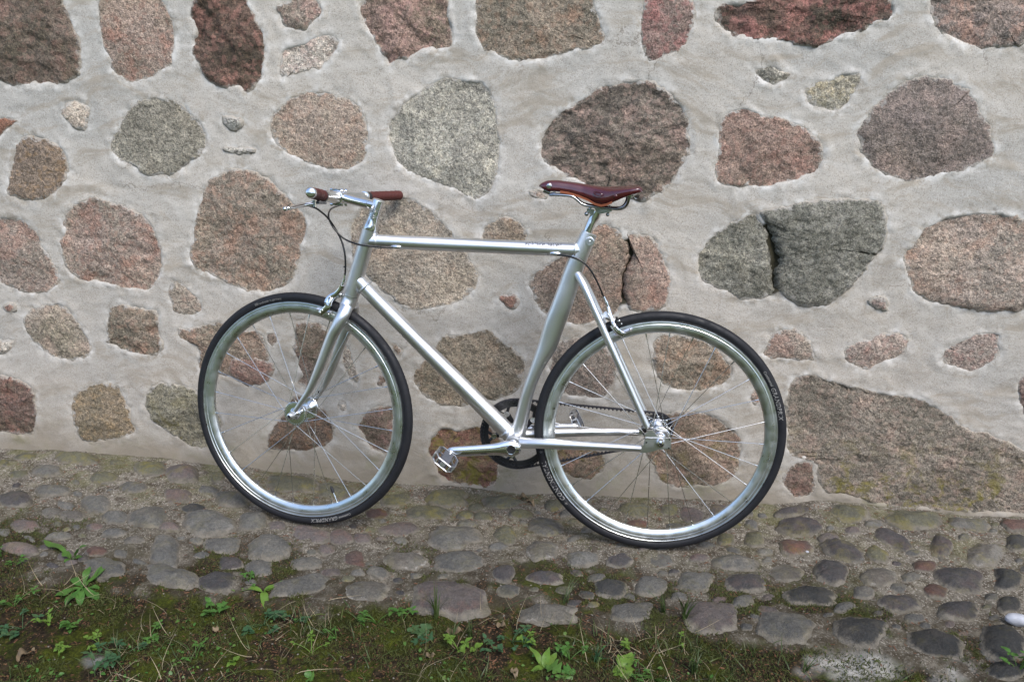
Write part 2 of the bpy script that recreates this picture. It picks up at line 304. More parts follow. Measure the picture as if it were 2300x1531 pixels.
# outline (photo pixels projected on the wall plane), main colour, second colour, accent, proud mm, roughness mm, band, lichen, lime
ST = [
 ([(-60,-40),(60,-80),(130,-50),(141,0),(160,48),(173,68),(180,112),(185,146),(180,173),(153,183),(98,194),(71,190),(30,193),(0,182),(-50,160),(-80,40)],(108,92,86),(92,84,74),(132,92,86),14,7,.1,0,.2),
 ([(221,0),(222,37),(224,85),(238,115),(253,160),(279,180),(306,188),(340,177),(363,163),(384,149),(392,115),(394,75),(384,37),(368,0),(350,-30),(290,-45),(235,-30)],(152,126,117),(136,118,105),(160,104,92),10,3,0,0,.3),
 ([(438,0),(422,37),(436,68),(425,105),(441,136),(452,170),(486,197),(537,196),(553,214),(574,200),(591,170),(596,78),(577,44),(550,0),(540,-25),(480,-40),(440,-20)],(104,76,70),(70,60,54),(158,94,88),16,10,.2,0,.15),
 ([(611,15),(645,3),(660,-15),(700,-15),(723,10),(735,27),(710,41),(700,58),(690,73),(666,68),(635,58),(628,41)],(150,128,122),(140,124,112),(172,122,116),6,5,0,0,.8),
 ([(625,105),(659,98),(693,93),(713,82),(730,73),(754,83),(773,102),(747,132),(720,156),(700,156),(666,166),(625,178),(622,143)],(176,166,158),(160,150,142),(184,150,144),5,5,0,0,1),
 ([(811,-10),(809,37),(825,71),(842,98),(858,136),(882,156),(891,136),(923,129),(964,117),(1006,112),(1020,102),(1021,61),(1011,27),(1011,-12),(930,-35),(850,-30)],(156,116,108),(132,112,96),(178,124,120),10,9,.35,0,.5),
 ([(1062,-10),(1067,34),(1062,68),(1072,105),(1106,122),(1154,140),(1198,138),(1252,127),(1286,110),(1334,109),(1365,98),(1361,75),(1341,20),(1334,-15),(1200,-40)],(134,118,104),(118,110,98),(152,112,92),9,5,.1,0,.5),
 ([(1446,-10),(1436,58),(1439,88),(1443,122),(1463,143),(1490,132),(1540,109),(1554,68),(1566,34),(1557,-5),(1500,-30)],(146,100,100),(130,110,106),(164,88,92),12,5,0,0,.5),
 ([(1613,10),(1603,37),(1613,65),(1646,85),(1686,92),(1744,85),(1785,100),(1819,105),(1860,98),(1894,82),(1928,75),(1962,54),(2013,42),(2012,7),(2005,-25),(1900,-40),(1750,-35),(1700,0),(1656,3)],(112,74,74),(76,68,64),(160,88,88),14,9,.15,0,.3),
 ([(2082,-10),(2094,51),(2114,78),(2148,102),(2199,109),(2267,105),(2300,98),(2380,80),(2390,-20),(2300,-50),(2150,-40)],(126,110,110),(104,98,100),(172,124,112),12,9,.1,0,.3),
 ([(-40,265),(0,262),(45,268),(30,278),(8,290),(0,310),(-30,305)],(150,82,64),(140,96,80),(160,80,60),6,4,0,0,.4),
 ([(149,231),(170,226),(200,234),(204,248),(194,272),(194,299),(163,289),(149,272),(132,262),(136,245)],(178,164,152),(168,158,140),(176,150,140),9,3,0,0,.5),
 ([(319,221),(360,217),(401,226),(428,251),(455,279),(467,319),(459,346),(421,370),(401,387),(367,396),(326,396),(299,377),(265,360),(238,326),(258,296),(279,265),(289,238)],(136,134,124),(122,120,110),(154,150,138),10,3,0,0,.5),
 ([(500,265),(520,262),(548,267),(546,285),(525,293),(503,283)],(140,146,146),(130,134,136),(190,190,188),4,4,0,0,.9),
 ([(502,331),(535,334),(573,332),(570,343),(540,347),(505,340)],(158,156,150),(150,148,142),(190,188,184),3,3,0,0,.9),
 ([(51,302),(85,304),(119,316),(143,340),(155,380),(143,408),(129,435),(82,455),(41,450),(8,438),(17,391),(25,353),(34,323)],(134,112,98),(126,106,96),(160,116,70),9,5,0,0,.4),
 ([(600,265),(622,241),(673,211),(700,204),(744,207),(778,217),(811,238),(825,272),(828,306),(825,360),(794,380),(747,387),(700,370),(628,340),(601,292)],(156,134,122),(142,128,114),(164,124,108),9,3,0,0,.6),
 ([(971,180),(1025,172),(1083,182),(1103,200),(1117,231),(1125,299),(1122,364),(1113,408),(1100,438),(1066,457),(1032,435),(998,414),(950,404),(896,377),(875,333),(865,299),(875,258),(913,224),(950,200)],(152,152,144),(138,138,132),(176,172,156),8,4,0,0,.45),
 ([(1303,224),(1344,194),(1388,183),(1439,177),(1480,183),(1517,217),(1540,245),(1547,272),(1557,340),(1537,370),(1520,401),(1507,424),(1446,455),(1422,452),(1337,425),(1276,404),(1249,387),(1225,377),(1208,346),(1215,299),(1235,268),(1269,241)],(120,108,102),(106,96,92),(162,126,118),12,9,.85,0,.5),
 ([(1183,432),(1205,425),(1235,435),(1225,446),(1200,445)],(150,128,120),(160,140,130),(170,120,112),3,3,0,0,1),
 ([(1688,160),(1710,146),(1737,146),(1778,163),(1771,177),(1754,189),(1737,197),(1710,183)],(126,126,120),(100,104,104),(170,168,160),7,6,.2,0,.6),
 ([(1805,200),(1826,187),(1860,177),(1911,160),(1934,158),(1943,180),(1928,207),(1904,238),(1873,258),(1846,245),(1815,231)],(148,146,134),(136,136,126),(176,160,120),6,5,.2,0,.8),
 ([(1615,265),(1639,248),(1673,239),(1724,258),(1785,272),(1815,292),(1843,316),(1853,340),(1846,384),(1812,404),(1737,421),(1690,423),(1608,416),(1605,380),(1612,323)],(146,112,104),(132,108,98),(166,110,100),9,5,0,0,.6),
 ([(1922,299),(1955,251),(1996,204),(2046,177),(2091,166),(2148,183),(2189,211),(2206,245),(2226,272),(2237,323),(2233,360),(2182,380),(2114,397),(2050,411),(1996,397),(1955,374),(1928,326)],(126,110,113),(118,106,106),(140,118,116),13,3,0,0,.35),
 ([(-5,485),(39,489),(61,504),(80,520),(93,557),(111,587),(135,624),(124,646),(109,657),(76,660),(37,657),(13,641),(-15,630),(-45,580),(-40,510)],(148,128,122),(138,124,116),(158,116,106),10,4,0,0,.5),
 ([(133,502),(141,483),(165,457),(209,436),(226,443),(246,454),(294,467),(326,485),(348,517),(363,548),(368,585),(359,622),(348,646),(331,656),(283,652),(250,641),(202,637),(170,626),(148,609),(135,574),(129,541),(143,530)],(148,124,118),(136,126,116),(160,108,96),9,5,0,0,.35),
 ([(503,380),(557,375),(584,387),(611,408),(645,438),(679,475),(691,492),(692,509),(684,535),(673,580),(662,615),(653,631),(642,647),(600,664),(557,658),(521,640),(467,618),(438,600),(424,575),(438,511),(442,475),(459,418),(476,397)],(142,122,112),(130,120,108),(164,118,100),9,5,0,0,.4),
 ([(388,624),(413,640),(446,665),(456,683),(458,708),(417,708),(388,705),(388,687),(370,658)],(152,138,126),(146,136,124),(160,130,118),5,4,0,0,.9),
 ([(3,690),(20,682),(34,684),(32,700),(16,703)],(152,116,108),(146,120,110),(160,100,92),3,3,0,0,.8),
 ([(43,719),(65,694),(101,681),(137,683),(158,705),(180,734),(198,759),(207,784),(194,802),(169,813),(137,811),(104,795),(72,769),(54,744)],(142,132,122),(128,122,108),(156,134,124),8,4,0,0,.5),
 ([(234,734),(241,708),(248,683),(273,683),(316,690),(345,696),(359,712),(359,752),(367,787),(345,804),(309,798),(269,784),(234,773),(241,752)],(128,114,102),(112,106,94),(154,112,96),8,8,.1,0,.55),
 ([(-10,770),(11,762),(32,766),(25,780),(7,798),(-12,800)],(160,140,126),(176,170,162),(150,110,92),5,4,0,0,.9),
 ([(392,737),(429,734),(452,729),(478,721),(500,724),(530,735),(560,742),(582,745),(595,770),(607,800),(600,830),(560,850),(510,846),(480,836),(444,833),(444,823),(450,786),(439,771),(405,768)],(140,116,103),(130,118,104),(156,112,96),6,6,.1,0,.6),
 ([(511,833),(512,815),(523,802),(549,798),(575,805),(601,812),(617,823),(614,841),(601,857),(575,866),(554,865),(528,854)],(150,110,102),(142,112,102),(166,102,94),18,4,0,0,.3),
 ([(590,742),(622,750),(628,770),(610,784),(596,768)],(122,110,104),(112,106,100),(140,116,110),5,4,0,0,.5),
 ([(661,726),(677,717),(698,721),(719,726),(737,737),(740,771),(727,802),(706,844),(690,875),(674,870),(664,857),(672,833),(661,797),(660,758)],(136,114,106),(116,106,92),(152,112,102),8,6,.1,0,.6),
 ([(596,1000),(601,972),(617,948),(640,935),(648,900),(674,882),(714,912),(727,917),(732,930),(750,946),(754,967),(745,990),(727,1006),(693,1014),(653,1014),(622,1011),(601,1011)],(114,92,84),(102,88,78),(140,92,70),11,5,0,.2,.25),
 ([(752,902),(765,896),(780,912),(782,922),(768,926),(753,915)],(182,176,172),(170,162,156),(190,180,176),4,3,0,0,1),
 ([(813,930),(832,918),(854,911),(879,908),(890,933),(888,974),(876,1012),(860,1024),(832,1015),(820,990),(801,965),(794,955),(813,946)],(124,98,96),(112,100,88),(144,98,98),10,6,0,.3,.3),
 ([(873,770),(892,770),(903,789),(901,811),(890,808),(881,786)],(150,124,114),(142,122,112),(166,120,110),4,3,0,0,.7),
 ([(845,852),(851,836),(863,833),(868,852),(867,868),(845,868)],(134,98,90),(120,98,90),(154,94,84),4,3,0,0,.4),
 ([(762,775),(775,770),(790,800),(800,830),(812,850),(800,868),(780,850),(768,820)],(164,144,128),(170,156,144),(164,124,108),3,4,0,0,1),
 ([(800,470),(830,455),(862,446),(911,441),(940,451),(964,469),(985,486),(1000,500),(1020,530),(1050,575),(1072,605),(1074,640),(1055,668),(1020,685),(975,697),(930,698),(890,680),(850,650),(810,610),(790,575),(782,530),(785,500)],(156,145,134),(146,136,126),(160,138,124),8,3,0,0,.5),
 ([(1080,528),(1092,503),(1128,484),(1164,496),(1188,520),(1185,545),(1150,552),(1110,550),(1085,545)],(136,126,118),(140,122,110),(160,124,100),6,3,0,0,.4),
 ([(1117,664),(1136,661),(1158,661),(1167,676),(1161,695),(1146,697),(1133,686),(1119,675)],(148,98,90),(130,94,86),(166,96,90),7,5,0,0,.4),
 ([(1191,616),(1216,602),(1240,585),(1290,560),(1322,520),(1345,500),(1373,504),(1395,520),(1408,552),(1414,569),(1408,589),(1395,607),(1391,631),(1392,669),(1399,697),(1385,712),(1343,722),(1311,733),(1271,731),(1240,720),(1213,702),(1198,679),(1189,640)],(144,120,110),(132,118,106),(154,116,104),9,4,0,0,1.2),
 ([(1405,516),(1429,522),(1453,524),(1469,536),(1482,562),(1493,584),(1507,613),(1509,642),(1500,669),(1496,691),(1470,700),(1440,703),(1413,697),(1404,669),(1403,631),(1407,607),(1420,589),(1426,569),(1418,548)],(150,120,112),(140,122,112),(162,112,102),18,4,0,0,1.4),
 ([(1612,513),(1656,489),(1700,475),(1718,500),(1723,540),(1733,580),(1729,610),(1732,640),(1749,668),(1710,675),(1664,674),(1622,653),(1562,623),(1560,576),(1588,538)],(112,116,110),(100,104,98),(134,136,130),6,6,0,0,.45),
 ([(1704,475),(1724,469),(1792,455),(1843,448),(1928,445),(1975,448),(1992,475),(1993,513),(1987,551),(1953,598),(1919,636),(1885,670),(1851,689),(1809,691),(1775,680),(1753,655),(1742,630),(1744,610),(1760,585),(1750,560),(1736,525),(1718,495)],(108,112,108),(96,102,98),(132,134,130),30,6,0,0,.4),
 ([(2025,581),(2055,534),(2077,506),(2131,486),(2182,475),(2233,475),(2300,485),(2360,520),(2390,600),(2360,680),(2297,700),(2242,702),(2157,695),(2106,683),(2051,661),(2038,627)],(154,134,126),(142,130,122),(164,124,110),12,5,0,0,.3),
 ([(1949,680),(1970,666),(1991,670),(1998,687),(1991,697),(1966,689)],(148,124,122),(140,122,118),(160,116,112),4,2,0,0,.5),
 ([(1711,789),(1732,750),(1758,736),(1792,742),(1817,763),(1838,789),(1834,814),(1796,810),(1758,810),(1720,810)],(152,132,124),(144,130,120),(164,124,114),7,3,0,0,.7),
 ([(1889,789),(1915,772),(1945,763),(1987,750),(2025,742),(2047,759),(2038,797),(1996,814),(1953,840),(1928,831),(1902,814)],(154,134,128),(150,138,130),(170,120,114),5,4,0,0,.9),
 ([(2114,797),(2136,776),(2170,759),(2216,746),(2252,746),(2246,797),(2221,827),(2182,840),(2148,831),(2114,814)],(150,128,124),(146,136,130),(168,116,112),5,4,0,0,.8),
 ([(1762,882),(1783,848),(1817,835),(1881,857),(1923,869),(2008,886),(2072,895),(2127,929),(2157,959),(2242,980),(2300,1010),(2400,1050),(2420,1160),(2299,1160),(2164,1150),(2063,1142),(1978,1136),(1927,1116),(1841,1103),(1838,1080),(1838,1035),(1783,1029),(1766,1010)],(130,120,112),(114,108,100),(150,122,112),10,5,.1,1.0,.15),
 ([(1754,1073),(1779,1043),(1817,1030),(1834,1045),(1832,1111),(1792,1126),(1762,1099)],(120,94,90),(110,94,86),(140,92,88),6,5,0,.2,.4),
 ([(2288,855),(2310,830),(2340,870),(2335,960),(2300,935),(2290,900)],(134,108,106),(124,106,102),(150,100,98),6,4,0,0,.4),
 ([(1236,803),(1252,767),(1288,757),(1317,760),(1356,777),(1383,803),(1389,829),(1376,868),(1363,894),(1337,898),(1311,894),(1265,891),(1245,862),(1229,832)],(126,116,114),(118,110,108),(146,118,112),8,3,0,0,.35),
 ([(1464,774),(1474,751),(1507,747),(1566,757),(1605,777),(1637,813),(1650,832),(1637,862),(1605,878),(1556,881),(1507,875),(1481,858),(1464,816)],(146,126,112),(130,120,106),(160,120,98),9,5,0,.2,.6),
 ([(1455,965),(1475,935),(1510,921),(1556,921),(1605,930),(1644,960),(1670,992),(1667,1032),(1650,1077),(1615,1094),(1556,1094),(1513,1097),(1484,1084),(1464,1045),(1448,1019),(1446,990)],(136,112,100),(122,108,94),(152,112,100),10,4,0,.7,.4),
 ([(1686,878),(1700,868),(1708,890),(1710,910),(1690,913),(1684,895)],(150,120,112),(160,140,130),(158,90,84),3,3,0,0,.8),
 ([(1228,1012),(1249,1008),(1294,1004),(1356,1008),(1363,1045),(1347,1074),(1324,1079),(1278,1071),(1250,1060),(1230,1040)],(132,104,92),(116,100,84),(154,106,92),7,4,0,.9,.3),
 ([(986,761),(1020,749),(1045,755),(1086,736),(1108,749),(1136,777),(1171,792),(1183,821),(1177,858),(1149,890),(1105,899),(1073,908),(1026,918),(964,905),(929,864),(923,846),(936,824),(961,805)],(134,122,106),(122,114,98),(148,122,102),10,5,0,.3,.35),
 ([(954,999),(976,965),(998,959),(1030,966),(1077,955),(1110,962),(1128,985),(1130,1020),(1124,1046),(1119,1067),(1113,1092),(1080,1098),(1041,1090),(995,1086),(980,1071),(973,1044),(956,1023)],(112,72,66),(120,98,72),(132,70,70),9,8,0,1.3,.3),
 ([(-10,838),(36,852),(65,863),(79,892),(81,931),(75,974),(50,981),(-5,970),(-50,940),(-50,870)],(112,86,86),(98,82,74),(134,84,80),12,7,.1,0,.2),
 ([(151,902),(187,870),(216,863),(252,856),(273,877),(287,913),(298,949),(302,978),(273,985),(234,989),(205,998),(176,985),(162,953)],(140,120,98),(124,112,92),(152,122,84),9,4,.1,.2,.5),
 ([(323,888),(345,859),(388,859),(424,866),(446,881),(480,925),(500,935),(497,960),(480,1005),(463,1010),(424,1007),(395,981),(359,960),(334,945),(327,913)],(130,130,118),(116,116,102),(146,140,112),9,5,.3,.9,.4),
]
def chaikin(P, n=1):
    for _ in range(n):
        Q = np.roll(P, -1, 0); P = np.stack([0.78 * P + 0.22 * Q, 0.22 * P + 0.78 * Q], 1).reshape(-1, 2)
    return P
def resample(P, step):
    Q = np.vstack([P, P[:1]]); d = np.linalg.norm(np.diff(Q, axis=0), axis=1); s = np.concatenate([[0], np.cumsum(d)])
    n = max(16, int(s[-1] / step)); t = np.linspace(0, s[-1], n, endpoint=False)
    return np.stack([np.interp(t, s, Q[:, 0]), np.interp(t, s, Q[:, 1])], 1)
def sdist(P, X, Z):
    """signed distance of points to polygon, negative inside"""
    d = np.full(X.shape, 1e9); ins = np.zeros(X.shape, bool); n = len(P)
    for i in range(n):
        a, b = P[i], P[(i + 1) % n]; e = b - a; wx, wz = X - a[0], Z - a[1]
        t = np.clip((wx * e[0] + wz * e[1]) / (e @ e + 1e-12), 0, 1); d = np.minimum(d, (wx - e[0] * t) ** 2 + (wz - e[1] * t) ** 2)
        c = ((a[1] > Z) != (b[1] > Z)) & (X < (b[0] - a[0]) * (Z - a[1]) / (b[1] - a[1] + 1e-12) + a[0]); ins ^= c
    d = np.sqrt(d); return np.where(ins, -d, d)

wall_polys = []
for row in ST:
    P = np.array([on_wall(u, v, WY - 0.004)[[0, 2]] for u, v in row[0]]); P = resample(chaikin(P), 0.0045)
    P = P + (P - P.mean(0)) / np.linalg.norm(P - P.mean(0), axis=1)[:, None] * 0.0030; k = len(P); nx_ = fbm(P[:, 0] * 42, P[:, 1] * 42, 3.1, 3, 5) * 0.0085; nz_ = fbm(P[:, 0] * 42, P[:, 1] * 42, 9.7, 3, 8) * 0.0085
    nx_ += vnoise(P[:, 0] * 190, P[:, 1] * 190, 1.0, 2) * 0.0018; nz_ += vnoise(P[:, 0] * 190, P[:, 1] * 190, 5.0, 3) * 0.0018
    P = P + np.stack([nx_, nz_], 1); wall_polys.append(P)
# a few stones beyond the frame so that the wall goes on when seen from a step aside
extra = []
for cx, cz, r_ in [(-2.28,1.05,.11),(-2.38,.55,.14),(-2.25,.18,.10),(-2.6,.85,.12),(-2.65,.3,.13),(1.28,.3,.12),(1.3,.82,.13),(1.55,.55,.12),(1.5,1.15,.11),(1.75,.2,.12),(1.22,1.32,.08),
                   (-1.6,1.72,.13),(-1.1,1.75,.12),(-.55,1.78,.14),(0.0,1.74,.12),(.5,1.76,.13),(1.0,1.72,.12),(-2.1,1.66,.12)]:
    a = np.linspace(0, 2 * np.pi, 40, endpoint=False); rr = r_ * (1 + 0.22 * fbm(np.cos(a) * 1.2 + cx * 9, np.sin(a) * 1.2 + cz * 5, 1.0, 3, 4))
    extra.append(np.stack([cx + rr * np.cos(a) * 1.15, cz + rr * np.sin(a) * 0.9], 1))

def axis_grid(lo, a, b, hi, fine, coarse):
    l = np.arange(lo, a, coarse); f_ = np.arange(a, b, fine); h = np.linspace(b, hi, max(2, int((hi - b) / coarse)))
    return np.unique(np.concatenate([l, f_, h]))
gx = axis_grid(-6, -2.15, 1.12, 5, 0.0052, 0.12); gz = axis_grid(-0.35, -0.05, 1.56, 3.4, 0.0052, 0.10)
GX, GZ = np.meshgrid(gx, gz); D = np.full(GX.shape, 0.2)
def strip(line, w):      # hollow crevice between two boulders that touch
    a = np.array(line, float); d = np.gradient(a, axis=0); d /= np.linalg.norm(d, axis=1)[:, None]; n_ = np.stack([-d[:, 1], d[:, 0]], 1) * w
    return resample(np.array([on_wall(u, v, WY)[[0, 2]] for u, v in np.vstack([a + n_, (a - n_)[::-1]])]), 0.0045)
voids = [strip([(1722, 500), (1728, 520), (1737, 550), (1747, 583), (1737, 612), (1738, 636), (1748, 656)], 17), strip([(1406, 536), (1412, 552), (1420, 569), (1414, 589), (1401, 607), (1397, 631), (1398, 660), (1402, 684)], 16)]
for P in wall_polys + extra + voids:
    lo, hi = P.min(0) - 0.08, P.max(0) + 0.08
    i0, i1 = np.searchsorted(gx, [lo[0], hi[0]]); j0, j1 = np.searchsorted(gz, [lo[1], hi[1]])
    if i1 <= i0 or j1 <= j0: continue
    Q = P[::3]; D[j0:j1, i0:i1] = np.minimum(D[j0:j1, i0:i1], sdist(Q, GX[j0:j1, i0:i1], GZ[j0:j1, i0:i1]))
def wall_relief(x, z):
    h = 0.012 * fbm(x * 2.1, z * 2.1, 0.3, 3, 11) + 0.0030 * fbm(x * 7, z * 7, 1.3, 2, 12)
    u_ = x + .25 * fbm(x * 2, z * 2, 6.0, 2, 15); v_ = z + .25 * fbm(x * 2, z * 2, 9.0, 2, 16); tw = np.abs(fbm(u_ * 5 + v_ * 6, v_ * 13 - u_ * 5, 4.0, 3, 14)); h = h + 0.0034 * (0.35 - tw)      # trowel ridges
    return h + 0.0010 * fbm(x * 42, z * 42, 2.0, 3, 13)
h = wall_relief(GX, GZ)
rimf = fbm(GX * 16, GZ * 16, 7.0, 3, 21)
h += np.where(D > 0, 0.0012 * np.exp(-((D - 0.010) / 0.014) ** 2) * (0.3 + 2.4 * rimf), 0)
h += 0.0030 * np.exp(-(D / 0.012) ** 2) * fbm(GX * 55, GZ * 55, 3.0, 3, 22)
h -= 0.016 * sstep(0.005, 0.022, -D)                       # the bed is hollow behind each stone
VW = np.stack([GX.ravel(), (WY - h).ravel(), GZ.ravel()], 1)
wall = thing('stone_wall', 'field stone wall with granite boulders set in pale lime mortar behind the bicycle', 'wall')
me = grid_mesh('mortar', VW, len(gx), len(gz)); attr(me, 'halo', (np.exp(-np.clip(D, 0, 1) / 0.016) * (D > -0.01)).ravel()); DV = np.full(GX.shape, 0.2)
for P in voids: DV = np.minimum(DV, sdist(P[::3], GX, GZ))
attr(me, 'crevice', sstep(0.004, -0.004, DV).ravel())
me.materials.append(M_MORT); obj('mortar', me, None, wall)
back = MB(); back.box((-0.5, WY + 0.33, 1.5), (11.0, 0.6, 3.8)); back.build('core', M_MORT, wall, smooth=False)
from mathutils import kdtree

def stone_mesh(P, base, proud, rough, seed, dome=0.35, ridge=0.0, step=0.0060, kind=0):
    """P (n,2) outline; returns points (n,2), height above base, edge parameter and quads"""
    n = len(P); c = P.mean(0); rad = np.linalg.norm(P - c, axis=1).mean(); k = max(5, int(rad / step))
    rs = np.concatenate([[1.05], np.linspace(1.0, 0, k + 1)[:-1]]); Q = (c[None, None] + rs[:, None, None] * (P - c)[None]); Q = Q.reshape(-1, 2)
    rr = np.repeat(rs, n); inside = (1 - rr) * rad
    h = -0.003 + (proud + 0.003) * (1 - np.exp(-np.clip(inside, 0, 9) / (0.010 + 0.008 * dome))) + proud * dome * (1 - np.clip(rr, 0, 1) ** 2) * 1.2
    lo = fbm(Q[:, 0] * 9, Q[:, 1] * 9, seed * 3.3, 3, 31); mid = fbm(Q[:, 0] * 34, Q[:, 1] * 34, seed * 1.7, 3, 32)
    rg = 0.5 - np.abs(fbm(Q[:, 0] * 16, Q[:, 1] * 24, seed * 2.1, 4, 33)) * 2
    fade = np.clip(inside / 0.012, 0, 1)
    h += fade * (rough * 1.1 * lo + rough * 0.55 * mid + rough * ridge * rg)
    h += fade * (0.0012 * vnoise(Q[:, 0] * 75, Q[:, 1] * 75, seed, 35) + 0.0009 * vnoise(Q[:, 0] * 140, Q[:, 1] * 140, seed, 34))
    if kind == 0 and rad > 0.03:
        rg_ = np.random.RandomState(int(seed) * 17 + 3); fc_ = np.full(len(Q), 1e9)
        for _ in range(6):
            an = rg_.uniform(0, 2 * np.pi); sl_ = rg_.uniform(.03, .16) * (0.6 + rough * 60); o_ = rg_.uniform(-.1, .75) * rad
            fc_ = np.minimum(fc_, -((Q[:, 0] - c[0]) * np.cos(an) + (Q[:, 1] - c[1]) * np.sin(an) - o_) * sl_)
        fc_ = np.clip(fc_, -0.012, 0.010); h += fade * fc_ * 0.75 * np.clip(inside / 0.03, 0, 1)
    h[rr > 1.01] = -0.022
    L = (len(rs) - 1) * n; ci = len(rs) * n
    Fq = [(i * n + j, i * n + (j + 1) % n, (i + 1) * n + (j + 1) % n, (i + 1) * n + j) for i in range(len(rs) - 1) for j in range(n)]
    Q = np.vstack([Q, c]); h = np.append(h, h[L:L + n].mean()); e = np.append(np.clip(1 - inside / 0.055, 0, 1), 0)
    Fq += [(L + j, L + (j + 1) % n, ci) for j in range(n)]
    return Q, h, e, Fq, c
def add_stone(P, spec, seed, parent):
    col, proud, rough, par = spec
    Q, h, e, Fq, c = stone_mesh(P, 0, proud, rough, seed, ridge=0.5 if rough > 0.006 else 0.15)
    h = h + 0.9 * wall_relief(Q[:, 0], Q[:, 1]) + (0.005 if np.ptp(P[:, 1]) < 0.05 else 0.0)
    for vd in voids:
        if abs(vd.mean(0)[0] - c[0]) < .35: e = np.where(sdist(vd, Q[:, 0], Q[:, 1]) < 0.002, 0.0, e)
    V = np.stack([Q[:, 0] - c[0], -h, Q[:, 1] - c[1]], 1)
    me = mesh('stone', V, [f[::-1] for f in Fq]); attr(me, 'edge', e)
    o = obj('stone', me, M_STONE, parent); o.location = (c[0], WY, c[1])
    def grey(x, k): g = sum(x) / 3; return tuple(g + (v - g) * k + w_ for v, w_ in zip(x, (5, 1, -7)))
    o['ca'], o['cb'], o['cc'] = [list(s2l(grey(x, sa_), k_)) for x, k_, sa_ in zip(col, (1.28, 1.16, 1.24), (.48, .46, .52))]; o['sp'] = list(map(float, par))
    return o
for i, (row, P) in enumerate(zip(ST, wall_polys)):
    add_stone(P, (row[1:4], row[4] / 1000 * 0.5, row[5] / 1000 * 1.25, (row[6], row[7], row[8])), i + 1, wall)
for i, P in enumerate(extra):
    q = ST[(i * 7) % 30]; add_stone(P, (q[1:4], 0.008, 0.005, (0, 0, .4)), 90 + i, wall)

# ------------------------------------------------------------------ the ground: cobbled apron, then mossy soil
bz = np.array([(-2.181,.007),(-1.778,.012),(-1.387,.003),(-1.158,-.008),(-.784,-.017),(-.564,-.016),(-.304,-.017),(.075,-.006),(.348,.005),(.56,.022),(.747,.019),(1.135,.017)])
bpx = np.array([(-300,1250),(0,1272),(150,1290),(300,1318),(500,1330),(700,1345),(1000,1362),(1200,1352),(1500,1400),(1650,1420),(1900,1440),(2100,1500),(2300,1560),(2700,1650)])
GL = -0.010
def moss_mask(x, y):
    p = to_px(np.stack([np.ravel(x), np.ravel(y), np.zeros(np.size(x))], 1)); lim = np.interp(p[:, 0], bpx[:, 0], bpx[:, 1])
    n = fbm(np.ravel(x) * 9, np.ravel(y) * 9, 3.0, 4, 41); m_ = sstep(-14, 14, p[:, 1] - lim + 55 * n)
    ap = sstep(0.02, 0.20, fbm(np.ravel(x) * 6, np.ravel(y) * 6, 8.0, 4, 42) + 0.25 * fbm(np.ravel(x) * 30, np.ravel(y) * 30, 8.0, 2, 47)) * sstep(-190, -70, p[:, 1] - lim) * 0.85
    return np.maximum(m_, ap).reshape(np.shape(x)), m_.reshape(np.shape(x)), p
def ground_h(x, y):
    x = np.asarray(x, float); y = np.asarray(y, float); _, m_, _ = moss_mask(x, y)
    b = GL + (np.interp(x, bz[:, 0], bz[:, 1]) + 0.006) * sstep(0.02, 0.34, y)
    b = b + 0.013 * fbm(x * 3, y * 3, 1.0, 3, 43) + 0.0090 * fbm(x * 10, y * 10, 1.0, 4, 44) + 0.0022 * fbm(x * 48, y * 48, 1.0, 3, 45)
    b = b + m_ * (-0.012 + 0.010 * fbm(x * 14, y * 14, 5.0, 4, 46) + 0.004 * fbm(x * 60, y * 60, 5.0, 2, 48))
    flat = np.exp(-((np.abs(y) / 0.10) ** 2)) * (np.exp(-((x / 0.12) ** 2)) + np.exp(-(((x + 0.99) / 0.12) ** 2)))
    return b * (1 - flat) + flat * -0.0045
gx2 = axis_grid(-30, -2.1, 1.3, 30, 0.0058, 1.0); gy2 = np.unique(np.concatenate([np.arange(-45, -1.15, 1.0), np.arange(-1.15, 0.42, 0.0058), [0.9]]))
X2, Y2 = np.meshgrid(gx2, gy2); H2 = ground_h(X2, Y2); MO, MM, PX2 = moss_mask(X2, Y2)
H2 = np.where((Y2 > 0.5), -0.3, H2)
gm = grid_mesh('ground', np.stack([X2.ravel(), Y2.ravel(), H2.ravel()], 1), len(gx2), len(gy2))
limv = np.interp(PX2[:, 0], bpx[:, 0], bpx[:, 1]); attr(gm, 'grime', sstep(-230, -20, PX2[:, 1] - limv)); attr(gm, 'moss', MO.ravel()); attr(gm, 'lawn', sstep(-1.0, -1.4, Y2).ravel())
px_, py_ = PX2[:, 0], PX2[:, 1]
ash = np.exp(-(((px_ - 1930) / 120) ** 2 + ((py_ - 1480) / 52) ** 2)) + 0.9 * np.exp(-(((px_ - 2150) / 45) ** 2 + ((py_ - 1500) / 30) ** 2)) + .8 * np.exp(-(((px_ - 215) / 34) ** 2 + ((py_ - 1462) / 14) ** 2))
attr(gm, 'ash', np.clip(ash * 1.3 + 0.55 * fbm(X2.ravel() * 20, Y2.ravel() * 20, 2.0, 4, 51) - 0.35, 0, 1) * (ash > 0.12))
gm.materials.append(M_GROUND); ground = obj('ground', gm, None, None, kind='structure')

